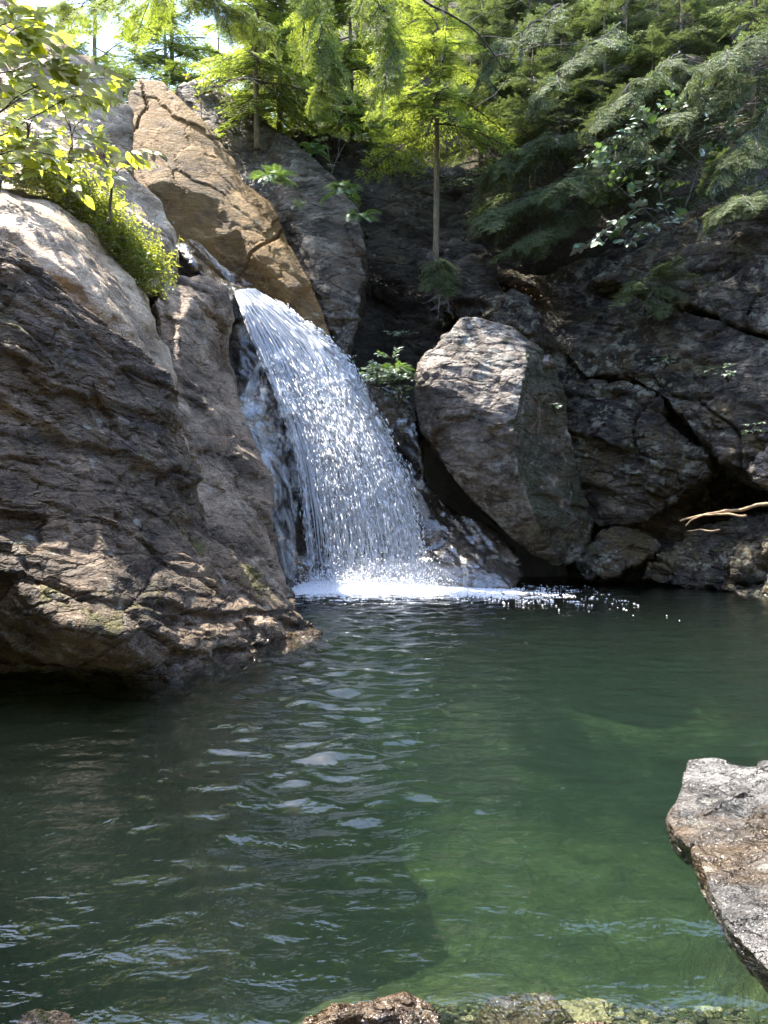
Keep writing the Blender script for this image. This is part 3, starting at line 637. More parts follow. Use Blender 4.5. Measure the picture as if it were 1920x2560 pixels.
_t = t.n('BsdfTranslucent', Color=(0.9, 0.93, 0.98, 1)).outputs[0]
_w = t.n('MixShader', i0=0.4, i1=_d, i2=_t).outputs[0]
M['veil'] = t.done(t.n('MixShader', i0=_a, i1=t.n('BsdfTransparent').outputs[0], i2=_w).outputs[0])
F = np.stack([idx[:-1, :-1], idx[:-1, 1:], idx[1:, 1:], idx[1:, :-1]], -1).reshape(-1, 4)
for k_, nm_ in enumerate(('water_sheet', 'inner_water_sheet')):
    pp = p + np.array([0, 0.12 * k_, 0]) + (0.05 * k_) * np.stack([fbm(p * 1.5, 2, 150 + z_) for z_ in range(3)], 1)
    me_ = mesh_np(nm_, pp - fb, F, [M['veil']])
    at_ = me_.attributes.new('st', 'FLOAT_VECTOR', 'POINT')
    at_.data.foreach_set('vector', np.stack([s_ + 0.37 * k_, t_, 0 * t_], 1).astype(np.float32).ravel())
    link(nm_, me_, fall)
def drops(n, seed, s_rng, t_fn, size, stretch, jit, dens_cut):
    r = np.random.RandomState(seed)
    s = r.uniform(*s_rng, n); t = t_fn(r, n)
    d = fbm(np.stack([s * 9, t * 2.4, 0 * t], 1), 3, 90) + 0.3 * fbm(np.stack([s * 30, t * 9, 0 * t], 1), 2, 97)
    ok = d > dens_cut(t) + r.normal(0, 0.10, n) + 1.6 * sstep(0.5, 0.62, t) * sstep(0.02, 0.05, s) * sstep(0.17, 0.10, s)
    s, t = s[ok], t[ok]; n = len(s)
    c = fall_pt(s, t); c2 = fall_pt(s, np.clip(t + 0.012, 0, 1.0)); c1 = fall_pt(s, np.clip(t - 0.012, 0, 1))
    tg = c2 - c1; tg /= np.linalg.norm(tg, axis=1)[:, None] + 1e-9
    c += r.normal(0, 1, (n, 3)) * np.array([jit, jit * 1.6, jit]) * (0.3 + t[:, None])
    w = size * r.lognormal(-0.1, 0.6, n); l = w * stretch * r.uniform(0.6, 1.6, n) * (1.4 - 0.6 * t)
    a = np.cross(tg, r.normal(0, 1, (n, 3))); a /= np.linalg.norm(a, axis=1)[:, None] + 1e-9
    b = np.cross(tg, a)
    V = np.stack([c - tg * l[:, None], c + a * w[:, None], c + b * w[:, None], c - a * w[:, None], c - b * w[:, None], c + tg * l[:, None]], 1)
    f = np.array([[0, 1, 2], [0, 2, 3], [0, 3, 4], [0, 4, 1], [5, 2, 1], [5, 3, 2], [5, 4, 3], [5, 1, 4]])
    return V.reshape(-1, 3), (f[None] + 6 * np.arange(n)[:, None, None]).reshape(-1, 3)
Vs, Fs, o_ = [], [], 0
for a in [dict(n=16000, seed=1, s_rng=(0.0, 1.0), t_fn=lambda r, n: r.uniform(0.10, 1, n), size=0.0058, stretch=14.0, jit=0.05, dens_cut=lambda t: -0.55 + 0.55 * t),
          dict(n=36000, seed=2, s_rng=(0.03, 1.0), t_fn=lambda r, n: 0.35 + 0.65 * r.uniform(0, 1, n) ** 0.7, size=0.0068, stretch=5.0, jit=0.07, dens_cut=lambda t: -0.62 + 0.42 * t),
          dict(n=4500, seed=3, s_rng=(0.95, 1.05), t_fn=lambda r, n: r.uniform(0.1, 1, n), size=0.010, stretch=2.6, jit=0.09, dens_cut=lambda t: -1 + 0 * t),
          dict(n=3500, seed=4, s_rng=(-0.03, 0.03), t_fn=lambda r, n: r.uniform(0.15, 1, n), size=0.008, stretch=6, jit=0.03, dens_cut=lambda t: -1 + 0 * t)]:
    v, f = drops(**a); Vs.append(v); Fs.append(f + o_); o_ += len(v)
def ropes(n, seed):
    r = np.random.RandomState(seed); k = 28
    s0 = r.uniform(0.0, 1.0, n) ; t0 = r.uniform(0.0, 0.7, n); t1 = np.minimum(t0 + r.uniform(0.12, 0.5, n), 1.0)
    tt = t0[:, None] + (t1 - t0)[:, None] * np.linspace(0, 1, k)[None]
    ss = s0[:, None] + 0.012 * fbm(np.stack([np.repeat(s0 * 40, k), (tt * 9).ravel(), np.zeros(n * k)], 1), 2, seed).reshape(n, k)
    c = fall_pt(ss.ravel(), tt.ravel()).reshape(n, k, 3); c[:, :, 1] -= r.uniform(0.02, 0.12, n)[:, None]
    w = (r.lognormal(-5.1, 0.5, n)[:, None] * np.sin(np.pi * np.linspace(0.02, 0.98, k)) ** 0.6)
    a = c.copy(); b = c.copy(); a[:, :, 0] -= w; b[:, :, 0] += w; b[:, :, 1] += w * 0.8; m = c.copy(); m[:, :, 1] -= w
    V = np.stack([a, m, b], 2).reshape(-1, 3); i = np.arange(n * k * 3).reshape(n, k, 3)
    F = np.concatenate([np.stack([i[:, :-1, q], i[:, :-1, q + 1], i[:, 1:, q + 1], i[:, 1:, q]], -1).reshape(-1, 4) for q in (0, 1)])
    return V, F
rv, rf = ropes(760, 5)
tag(link('water_strands', mesh_np('water_strands', rv - fb, rf, [M['white']]), fall), kind='stuff')
tag(link('water_drops', mesh_np('water_drops', np.concatenate(Vs) - fb, np.concatenate(Fs), [M['white']]), fall), kind='stuff')
# foam boiling where the water lands
r = np.random.RandomState(9)
def blobs(c, w, hgt, r, ay=0.8):
    n = len(c); V = []
    for k in range(6):
        an = k * math.pi / 3 + r.uniform(0, 0.6, n)
        V.append(c + np.stack([np.cos(an) * w, np.sin(an) * w * ay, np.zeros(n) - 0.004], 1))
    V.append(c + np.stack([np.zeros(n), np.zeros(n), hgt], 1))
    V = np.stack(V, 1)
    f = np.array([[k, (k + 1) % 6, 6] for k in range(6)])
    return V.reshape(-1, 3), (f[None] + 7 * np.arange(n)[:, None, None]).reshape(-1, 3)
n = 60000
base = fall_pt(r.uniform(-0.02, 1.02, n), np.ones(n))
sp = np.abs(r.normal(0, 1, n))
ang = r.uniform(-2.6, 0.45, n)
far = np.minimum(r.exponential(0.75, n), 3.2)
c = np.stack([base[:, 0] + np.cos(ang) * far * 1.1, base[:, 1] + np.sin(ang) * far * 1.35, np.zeros(n)], 1)
ext = r.uniform(0, 1, n) < 0.25
xe = np.minimum(r.exponential(1.1, ext.sum()), 4.2)
c[ext, 0] = 0.7 + xe; c[ext, 1] = 18.1 - 0.4 * xe + r.normal(0, 0.35 + 0.25 * xe, ext.sum()); far[ext] = 0.4 + 0.42 * xe
pat = fbm(c * np.array([2.2, 3.5, 1]), 4, 120) + 0.4 * fbm(c * np.array([8, 11, 1]), 2, 125)
ok = pat > -0.95 + 0.62 * far
c = c[ok]; far = far[ok]; n = len(c)
c[:, 2] = 0.006 + 0.026 * np.maximum(0, 1 - far / 1.6) + 0.12 * np.maximum(0, 1 - far) * r.uniform(0, 1, n)
v, f = blobs(c, r.uniform(0.006, 0.026, n), r.uniform(0.012, 0.05, n) * (1.3 - 0.5 * far), r)
tag(link('foam', mesh_np('foam', v - fb, f, [M['white']]), fall), kind='stuff')
# splash beads above the foam
n = 9000
b2 = fall_pt(r.uniform(-0.02, 1.05, n), np.ones(n))
hgt = r.exponential(0.16, n)
c = b2 + np.stack([r.normal(0.08, 0.3, n), r.normal(-0.15, 0.35, n), np.zeros(n)], 1); c[:, 2] = 0.03 + hgt
v, f = blobs(c, r.uniform(0.006, 0.018, n), r.uniform(0.01, 0.03, n), r)
tag(link('splash', mesh_np('splash', v - fb, f, [M['white']]), fall), kind='stuff')
# fine spray hanging over the foot of the fall
bm = bmesh.new(); bmesh.ops.create_icosphere(bm, subdivisions=4, radius=1)
mv = np.array([v.co[:] for v in bm.verts], np.float32); mf_ = np.array([[v.index for v in f.verts] for f in bm.faces]); bm.free()
mv = mv * np.array([2.0, 1.1, 0.62]) * (1 + 0.18 * fbm(mv * 1.5, 3, 160))[:, None] + np.array([0.15, 18.0, 0.14]) - fb
t = NT('spray_mist')
t.t.links.new(t.n('VolumePrincipled', Color=(0.95, 0.97, 1, 1), Density=0.16).outputs[0], t.out.inputs['Volume'])
tag(link('mist', mesh_np('mist', mv, mf_, [t.m]), fall), kind='stuff')
# thin film of water running down the rock left of the main fall
for lu, ru, lb in [([(470, 600, 18.2), (520, 650, 18.6), (590, 722, 19.2)], [(500, 610, 18.9), (560, 668, 19.2), (635, 716, 19.6)], 'stream_chute'),
                   ([(670, 870, 18.7), (612, 1000, 18.05), (640, 1150, 17.3), (685, 1300, 16.9), (705, 1420, 16.7)], [(715, 870, 18.8), (745, 1050, 18.3), (750, 1200, 18.15), (740, 1320, 17.6), (745, 1470, 17.2)], 'side_trickle')]:
    A = toW(smooth_poly(np.array(lu, float), 120)); B = toW(smooth_poly(np.array(ru, float), 120))
    f_ = np.linspace(0, 1, 24)[None, :, None]
    G = A[:, None] * (1 - f_) + B[:, None] * f_
    G[:, :, 1] += -0.12 + 0.10 * fbm(G.reshape(-1, 3) * 2.0, 4, 140).reshape(120, 24)
    idx = np.arange(120 * 24).reshape(120, 24)
    F = np.stack([idx[:-1, :-1], idx[:-1, 1:], idx[1:, 1:], idx[1:, :-1]], -1).reshape(-1, 4)
    link(lb, mesh_np(lb, G.reshape(-1, 3) - fb, F, [M['film']]), fall)

# ------------------------------------------------------------------ vegetation builders
def tube(pts, r0, r1, seg=8, wob=0.0, seed=0):
    pts = [Vector(p) for p in pts]; n = len(pts); rr = random.Random(seed)
    V, F = [], []
    up = Vector((0.3, 0.9, 0.2))
    for i, p in enumerate(pts):
        d = (pts[min(i + 1, n - 1)] - pts[max(i - 1, 0)]).normalized()
        a = d.cross(up).normalized(); b = d.cross(a)
        rad = r0 + (r1 - r0) * i / (n - 1)
        for k in range(seg):
            an = 2 * math.pi * k / seg; q = rad * (1 + rr.uniform(-wob, wob))
            V.append(p + a * math.cos(an) * q + b * math.sin(an) * q)
    for i in range(n - 1):
        for k in range(seg):
            F.append((i * seg + k, i * seg + (k + 1) % seg, (i + 1) * seg + (k + 1) % seg, (i + 1) * seg + k))
    F.append(tuple(range(seg))[::-1]); F.append(tuple((n - 1) * seg + k for k in range(seg)))
    return V, F
def curve_pts(pts, n, jit=0.0, seed=0):
    A = smooth_poly(np.array([tuple(p) for p in pts], float), n)
    if jit: A = A + jit * np.stack([fbm(A * 1.3, 3, seed + k) for k in range(3)], 1)
    return A

def branch_mesh(seed, droop, dens=1.0, mat='hem_sun', bare=0.0):
    """a flat hemlock bough one metre long along +X"""
    rr = random.Random(seed); V, F, MI = [], [], []
    def diamond(p, d, n, l, w):
        s = d.cross(n).normalized(); b = len(V); m = p + d * l * 0.45
        V.extend([p, m + s * w + n * rr.uniform(-.2, .2) * w, p + d * l - Vector((0, 0, 0.12 * l)), m - s * w + n * rr.uniform(-.2, .2) * w])
        F.append((b, b + 1, b + 2, b + 3)); MI.append(0)
    def stick(p0, p1, w0, w1):
        d = (p1 - p0).normalized(); a = d.cross(Vector((0.1, 0.2, 1))).normalized(); c = d.cross(a); b = len(V)
        for k in range(3):
            an = k * 2.094; o = a * math.cos(an) + c * math.sin(an); V.append(p0 + o * w0)
        for k in range(3):
            an = k * 2.094; o = a * math.cos(an) + c * math.sin(an); V.append(p1 + o * w1)
        for k in range(3): F.append((b + k, b + (k + 1) % 3, b + 3 + (k + 1) % 3, b + 3 + k)); MI.append(1)
    def axis(x): return Vector((x, 0.05 * math.sin(3 * x + seed), 0.06 * x - droop * x * x))
    N = 7
    for i in range(N): stick(axis(i / N), axis((i + 1) / N), 0.011 * (1 - i / N) + 0.002, 0.011 * (1 - (i + 1) / N) + 0.002)
    ns = int(26 * dens)
    for i in range(ns):
        x = 0.10 + 0.90 * (i + rr.uniform(-.3, .3)) / ns
        if x < bare: fol = 0
        else: fol = 1
        for sd in (-1, 1):
            if rr.random() < 0.30: continue
            L = (0.46 * (1 - x) ** 0.75 + 0.07) * rr.uniform(0.65, 1.15) * min(1, (x + 0.12) / 0.3)
            an = R(rr.uniform(40, 75)) * sd
            p = axis(x); d0 = Vector((math.cos(an), math.sin(an), rr.uniform(-.35, .15))).normalized()
            def sub(y): return p + d0 * y - Vector((0, 0, (0.25 + droop * 0.8) * y * y))
            stick(p, sub(L * 0.8), 0.0035, 0.0015)
            if not fol: continue
            nt = max(3, int(L / 0.046 * dens))
            for j in range(nt):
                y = L * (j + 0.6) / nt
                for s2 in (-1, 1):
                    if rr.random() < 0.08: continue
                    a2 = an + R(rr.uniform(38, 58)) * s2
                    d = Vector((math.cos(a2), math.sin(a2), rr.uniform(-.3, .06))).normalized()
                    l = (0.035 + 0.055 * (1 - j / nt)) * rr.uniform(0.5, 1.5)
                    diamond(sub(y), d, Vector((rr.uniform(-.8, .8), rr.uniform(-.8, .8), 1)).normalized(), l, 0.0078 * rr.uniform(0.7, 1.3))
            diamond(sub(L * 0.9), d0, Vector((0, 0, 1)), 0.06, 0.007)
    return mesh_np('hemlock_bough', [tuple(v) for v in V], np.array(F), [M[mat], M['twig' if bare else 'darktwig']], smooth=False, midx=MI)
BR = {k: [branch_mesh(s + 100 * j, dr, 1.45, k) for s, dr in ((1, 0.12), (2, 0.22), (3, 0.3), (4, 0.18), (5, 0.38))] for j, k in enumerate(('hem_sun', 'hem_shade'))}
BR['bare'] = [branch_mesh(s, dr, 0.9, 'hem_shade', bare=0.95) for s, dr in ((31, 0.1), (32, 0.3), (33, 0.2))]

def put_branch(root, base, tip, mesh, roll=0.0, sc_mul=1.0, name='branch'):
    d = Vector(tip) - Vector(base); L = d.length; d.normalize()
    q = d.to_track_quat('X', 'Z') @ Quaternion((1, 0, 0), roll)
    return link(name, mesh, root, Vector(base) - root.location, q, L * sc_mul)

def hemlock(base, height, z0, n, lmax, mat, label, seed, trunk_r=0.09, lean=(0, 0), bias=None, group=None, droop=0.25, zmax=None, bare=0.12, dens_top=True):
    rr = random.Random(seed); base = Vector(base)
    root = empty('hemlock_tree', base, label, 'tree', group)
    top = base + Vector((lean[0], lean[1], height))
    pts = curve_pts([base - Vector((0, 0, 0.5)), base + Vector((lean[0] * .2 + rr.uniform(-.05, .05), lean[1] * .2, height * .3)), base + Vector((lean[0] * .55 + rr.uniform(-.1, .1), lean[1] * .55, height * .6)), top], 26, 0.03, seed)
    V, F = tube(pts, trunk_r * 1.1, 0.015, 9, 0.08, seed)
    link('trunk', mesh_np('trunk', [tuple(Vector(v) - base) for v in V], F, [M['bark']]), root)
    for i in range(n):
        f = (i + rr.uniform(-.4, .4)) / n; f = min(max(f, 0), 0.99)
        if zmax and f > zmax: continue
        k = z0 + (1 - z0) * f
        a = pts[min(int(k * 25), 25)]
        az = i * 2.399 + rr.uniform(-.5, .5)
        if bias is not None and rr.random() < bias[1]: az = bias[0] + rr.gauss(0, 0.75)
        L = lmax * (1 - f) ** 0.65 * rr.uniform(0.6, 1.15) + 0.25
        tip = Vector(a) + Vector((math.cos(az) * L, math.sin(az) * L, (0.12 - droop + 0.35 * f) * L + rr.uniform(-.12, .12) * L))
        bm_ = BR['bare'] if rr.random() < bare and f < 0.6 else BR[mat]
        put_branch(root, a, tip, rr.choice(bm_), rr.uniform(-.35, .35), name='branch')
    return root

def leaf_mesh(kind, mat):
    if kind == 'ovate':
        o = [(0, 0), (0.18, 0.16), (0.42, 0.25), (0.68, 0.18), (1.0, 0.0)]
    elif kind == 'maple':
        o = [(0, 0), (0.05, 0.30), (0.22, 0.26), (0.34, 0.50), (0.48, 0.28), (0.66, 0.30), (1.0, 0)]
    else:
        o = [(0, 0), (0.3, 0.08), (0.65, 0.07), (1.0, 0)]
    V = [(0, 0, 0)]; k = len(o)
    cen = [(x, 0, -0.10 * x * x) for x, y in o]
    L = [(x, y, 0.10 * y * 2 - 0.10 * x * x) for x, y in o[1:-1]]; Rr = [(x, -y, 0.10 * y * 2 - 0.10 * x * x) for x, y in o[1:-1]]
    V = cen + L + Rr; F = []
    for side_, off in ((1, k), (-1, k + len(L))):
        for i in range(k - 1):
            a, b = i, i + 1
            q = [a, b]
            if i + 1 <= len(L): q.append(off + i)
            if i >= 1: q.append(off + i - 1)
            if i == 0: f = (0, 1, off)
            elif i == k - 2: f = (a, b, off + i - 1)
            else: f = (a, b, off + i, off + i - 1)
            F.append(f if side_ > 0 else f[::-1])
    return mesh_np('leaf', V, F, [mat], smooth=True)
LEAF = {'beech': leaf_mesh('ovate', M['leaf_sun']), 'maple': leaf_mesh('maple', M['leaf_green']), 'beech_g': leaf_mesh('ovate', M['leaf_green'])}

def leafy(name, label, base, limbs, leaf, size, nleaf, seed, twig_r=0.008, mat='darktwig', cat='tree', spread=0.28, group=None, tilt=0.5, stemname='branch'):
    """limbs: list of world polylines; leaves sit along short side twigs of each limb"""
    rr = random.Random(seed); base = Vector(base)
    root = empty(name, base, label, cat, group)
    tot = sum((Vector(l[-1]) - Vector(l[0])).length for l in limbs)
    for li, l in enumerate(limbs):
        A = curve_pts(l, 18, 0.05, seed + li)
        V, F = tube(A, twig_r * 2.0, twig_r * 0.6, 6)
        o = link(stemname, mesh_np('branch', [tuple(Vector(v) - base) for v in V], F, [M[mat]]), root)
        m = int(nleaf * (Vector(l[-1]) - Vector(l[0])).length / tot)
        TV, TF = [], []
        k = 0
        while k < m:
            f = rr.random() ** 0.75; i = 2 + int(f * 15.99); p = Vector(A[min(i, 17)])
            d = (Vector(A[min(i + 1, 17)]) - Vector(A[max(i - 1, 0)])).normalized()
            sd = Vector((-d.y, d.x, 0)).normalized() * rr.choice((-1, 1))
            tw = (d * rr.uniform(0.3, 1) + sd * rr.uniform(0.4, 1.1) + Vector((0, 0, rr.uniform(-.35, .3)))).normalized()
            tl = spread * rr.uniform(0.5, 1.4)
            e = p + tw * tl
            v_, f_ = tube([p, (p + e) / 2 + Vector((0, 0, .02)), e], twig_r * 0.5, twig_r * 0.25, 3); b = len(TV)
            TV += v_; TF += [tuple(x + b for x in ff) for ff in f_]
            for j in range(rr.randint(3, 6)):
                if k >= m: break
                g = p + tw * tl * (0.35 + 0.7 * j / 5)
                s2 = sd * (1 if j % 2 else -1)
                ld = (tw * 0.7 + Vector((-tw.y, tw.x, 0)) * (0.8 if j % 2 else -0.8) + Vector((0, 0, rr.uniform(-.45, .05)))).normalized()
                q = ld.to_track_quat('X', 'Z') @ Quaternion((1, 0, 0), rr.gauss(0, tilt))
                link('leaf', LEAF[leaf], root, g - base, q, size * rr.uniform(0.65, 1.25)); k += 1
        if TV: link('twig', mesh_np('twig', [tuple(Vector(v) - base) for v in TV], TF, [M[mat]]), root)
    return root

def frond_mesh(seed, mat):
    rr = random.Random(seed); V, F = [], []
    n = 20
    def ax(x): return Vector((x, 0, 0.55 * x - 0.75 * x * x))
    for i in range(n):
        x = 0.12 + 0.88 * i / n; p = ax(x); d = (ax(x + .02) - ax(x)).normalized()
        L = 0.21 * math.sin(math.pi * min(1, (1 - x) * 0.9 + 0.1)) ** 0.8 + 0.02
        for s in (-1, 1):
            e = p + Vector((0.35 * L, s * L, rr.uniform(-.25, .02) * L)); m = (p + e) / 2; w = d * 0.018; b = len(V)
            V += [p, m + w, e, m - w]; F.append((b, b + 1, b + 2, b + 3))
    for i in range(6):
        a, c = ax(i / 6), ax((i + 1) / 6); b = len(V); w = Vector((0, 0.006, 0))
        V += [a - w, a + w, c + w, c - w]; F.append((b, b + 1, b + 2, b + 3))
    return mesh_np('frond', [tuple(v) for v in V], np.array(F), [mat], smooth=False)
FR = [frond_mesh(s, M['fern']) for s in (1, 2, 3)]
def fern(loc, n, L, label, seed, face=None, group=None):
    rr = random.Random(seed); root = empty('fern', loc, label, 'fern', group)
    for i in range(n):
        az = rr.uniform(0, 6.28) if face is None else face + rr.gauss(0, 0.9)
        link('frond', rr.choice(FR), root, (rr.uniform(-.12, .12), rr.uniform(-.12, .12), 0), (rr.uniform(-.3, .3), rr.uniform(-.35, .4), az), L * rr.uniform(0.6, 1.15))
    return root

# ------------------------------------------------------------------ trees
NEG = -math.pi / 2
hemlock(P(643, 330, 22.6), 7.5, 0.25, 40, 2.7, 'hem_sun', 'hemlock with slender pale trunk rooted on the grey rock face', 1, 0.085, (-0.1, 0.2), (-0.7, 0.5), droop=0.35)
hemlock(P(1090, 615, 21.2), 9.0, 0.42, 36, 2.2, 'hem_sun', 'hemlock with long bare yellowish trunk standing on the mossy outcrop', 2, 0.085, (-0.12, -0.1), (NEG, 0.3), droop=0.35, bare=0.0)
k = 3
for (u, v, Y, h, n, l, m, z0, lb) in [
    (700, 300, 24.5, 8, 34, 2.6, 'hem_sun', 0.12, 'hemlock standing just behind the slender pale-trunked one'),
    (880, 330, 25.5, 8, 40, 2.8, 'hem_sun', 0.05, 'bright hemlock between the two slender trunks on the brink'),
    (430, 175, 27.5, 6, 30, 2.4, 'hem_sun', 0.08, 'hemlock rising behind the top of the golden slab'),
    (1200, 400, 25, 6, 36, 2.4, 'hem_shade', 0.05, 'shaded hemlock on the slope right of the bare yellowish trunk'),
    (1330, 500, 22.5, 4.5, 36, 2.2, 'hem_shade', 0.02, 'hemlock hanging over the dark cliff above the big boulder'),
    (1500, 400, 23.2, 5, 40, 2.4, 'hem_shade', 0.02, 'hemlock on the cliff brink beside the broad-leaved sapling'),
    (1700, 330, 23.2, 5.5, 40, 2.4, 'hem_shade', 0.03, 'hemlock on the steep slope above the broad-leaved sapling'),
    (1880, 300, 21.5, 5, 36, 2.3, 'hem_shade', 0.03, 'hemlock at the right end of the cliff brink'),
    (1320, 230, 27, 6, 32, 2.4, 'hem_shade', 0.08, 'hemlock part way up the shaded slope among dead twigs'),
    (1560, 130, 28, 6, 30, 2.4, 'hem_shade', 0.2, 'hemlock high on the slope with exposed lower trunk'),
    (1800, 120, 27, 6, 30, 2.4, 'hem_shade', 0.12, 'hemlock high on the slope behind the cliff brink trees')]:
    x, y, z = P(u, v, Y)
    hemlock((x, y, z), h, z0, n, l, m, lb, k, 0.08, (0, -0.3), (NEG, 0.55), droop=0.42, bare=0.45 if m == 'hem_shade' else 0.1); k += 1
# the wood that goes on behind and above the frame
for i, (x, y) in enumerate([(-6.5, 30), (-3.6, 30.5), (-1.0, 30), (2.5, 31), (6, 33), (-9, 34), (9.5, 31), (-6, 36), (1, 36), (8, 25.5), (12, 27), (-9.6, 25.5), (-11.5, 28), (-7.6, 26.5), (-2.6, 26.5), (4.5, 28)]):
    hemlock((x, y, ground(x, y) - 0.3), (8 if x < -3.5 else 12) + (i * 37 % 4), 0.10, 32, 3.2, 'hem_sun' if x < 3 else 'hem_shade', 'hemlock in the wood on the slope behind the waterfall', 40 + i, 0.14, (0, 0), (NEG, 0.3), group='hemlocks in the wood behind')

for i, (u, v, Y) in enumerate([(1250, 300, 24.5), (1400, 330, 24), (1560, 300, 24.5), (1640, 230, 25), (1770, 230, 24), (1460, 200, 26), (1700, 130, 26.5), (1380, 120, 28), (1250, 150, 28), (1870, 180, 24.5), (1560, 60, 29), (1900, 60, 27), (1180, 250, 26), (1820, 420, 22.5), (1620, 450, 22.6)]):
    hemlock(P(u, v, Y), 3.0 + (i * 7 % 4) * 0.6, 0.04, 24, 2.0, 'hem_shade', 'young hemlock crowding the shaded slope above the cliff', 70 + i, 0.035, (0, -0.3), (NEG, 0.55), group='young hemlocks on the shaded slope', droop=0.35, bare=0.4)
# young hemlock growth hanging off the outcrop and the cliff
def hang(label, root_uvY, tips, mat, seed, bare=0.3, name='hemlock_sapling'):
    rr = random.Random(seed); b = PV(*root_uvY); root = empty(name, b, label, 'sapling')
    for (u, v, Y) in tips:
        put_branch(root, b + Vector((rr.uniform(-.1, .1), 0, rr.uniform(-.1, .1))), PV(u, v, Y), rr.choice(BR['bare'] if rr.random() < bare else BR[mat]), rr.uniform(-.5, .5))
    return root
hang('small hemlock bough with bare twigs jutting from the cliff face', (1640, 705, 19.2), [(1740, 660, 18.6), (1700, 640, 18.6), (1560, 690, 18.4), (1530, 720, 18.5), (1590, 660, 18.6), (1650, 640, 18.4), (1720, 740, 18.5), (1600, 760, 18.3), (1660, 780, 18.4)], 'hem_shade', 3, 0.25)
hang('tangled hemlock twigs trailing down the mossy outcrop', (1100, 650, 20.4), [(1060, 720, 20.0), (1090, 800, 20.0), (1120, 780, 19.9), (1150, 720, 19.9), (1060, 660, 20.0), (1140, 660, 19.9), (1110, 720, 19.8)], 'hem_shade', 4, 0.35)
def limb_bough(label, pl, n, L, mat, seed, r0=0.03):
    rr = random.Random(seed); A = curve_pts([P(*p) for p in pl], 30, 0.15, seed); b = Vector(A[0])
    root = empty('hemlock_bough', b, label, 'branch')
    V, F = tube(A, r0, 0.006, 7); link('limb', mesh_np('limb', [tuple(Vector(v) - b) for v in V], F, [M['darktwig']]), root)
    for i in range(n):
        k = 3 + int((i / n) * 26); p = Vector(A[k]); d = (Vector(A[min(k + 1, 29)]) - Vector(A[k - 1])).normalized()
        sd = Vector((-d.y, d.x, 0)).normalized() * (1 if i % 2 else -1)
        t_ = (d * rr.uniform(.5, 1) + sd * rr.uniform(.3, 1.0) + Vector((0, 0, rr.uniform(-.7, -.05)))).normalized()
        put_branch(root, p, p + t_ * L * rr.uniform(.6, 1.2) * (1.1 - 0.4 * i / n), rr.choice(BR[mat]), rr.uniform(-.4, .4))
    return root
limb_bough('leaning hemlock bough spreading in front of the cliff brink', [(1480, 420, 21.6), (1400, 450, 21), (1300, 500, 20.4), (1200, 540, 20)], 22, 1.5, 'hem_shade', 5)
limb_bough('lower hemlock bough drooping over the dark cliff beside the big boulder', [(1480, 470, 21.6), (1420, 520, 20.8), (1350, 570, 20.2), (1290, 610, 19.9)], 18, 1.2, 'hem_shade', 6)
limb_bough('upper hemlock bough reaching out above the dark cliff', [(1500, 330, 22), (1400, 340, 21.2), (1300, 370, 20.6), (1220, 420, 20.2)], 22, 1.5, 'hem_shade', 7)
for i, pl in enumerate([[(1700, 120, 21), (1640, 170, 20.2), (1560, 230, 19.6), (1480, 300, 19.2)], [(1850, 150, 20.5), (1800, 200, 19.6), (1740, 260, 19), (1660, 300, 18.7)], [(1560, 60, 22), (1480, 110, 21), (1400, 170, 20.4), (1330, 240, 20)], [(1960, 230, 19), (1900, 300, 18.5), (1840, 380, 18.2), (1800, 440, 18)],
                        [(1980, 60, 20), (1900, 90, 19.4), (1820, 130, 19), (1740, 180, 18.8)], [(1400, 20, 22), (1330, 60, 21.4), (1260, 120, 21), (1210, 200, 20.8)], [(1620, 330, 21.5), (1540, 380, 20.4), (1460, 430, 19.8), (1380, 470, 19.4)], [(1950, 420, 18.6), (1900, 470, 18), (1850, 500, 17.8), (1790, 520, 17.6)]]):
    limb_bough('hemlock bough draped over the brink of the layered cliff', pl, 18, 1.25, 'hem_shade', 200 + i)['group'] = 'hemlock boughs draped over the cliff brink'
limb_bough('hemlock bough crossing the open sky above the huge boulder', [(620, -330, 19), (450, -90, 18.6), (300, 0, 18.4), (150, 10, 18.2)], 22, 1.4, 'hem_sun', 8)
limb_bough('hemlock bough hanging in from above between the slender trunks', [(700, -300, 18.5), (770, -40, 18), (820, 120, 17.6), (800, 240, 17.4)], 22, 1.4, 'hem_sun', 9)
limb_bough('hemlock bough trailing left of the bare yellowish trunk', [(900, -300, 18.5), (930, -40, 18.4), (980, 100, 18.2), (960, 220, 18)], 20, 1.4, 'hem_sun', 10)
limb_bough('hemlock bough spread over the slender pale trunk', [(420, -300, 19.5), (500, -60, 19.4), (560, 20, 19.2), (650, 60, 19)], 20, 1.3, 'hem_sun', 11)
hemlock((-5.4, 3.8, 0.2), 8.0, 0.50, 54, 2.2, 'hem_sun', 'unseen hemlock added on the left bank to shade the near water', 95, 0.12, (0.8, 0.0), droop=0.2, bare=0.05)  # out-of-view tree, placed so its crown darkens the near water
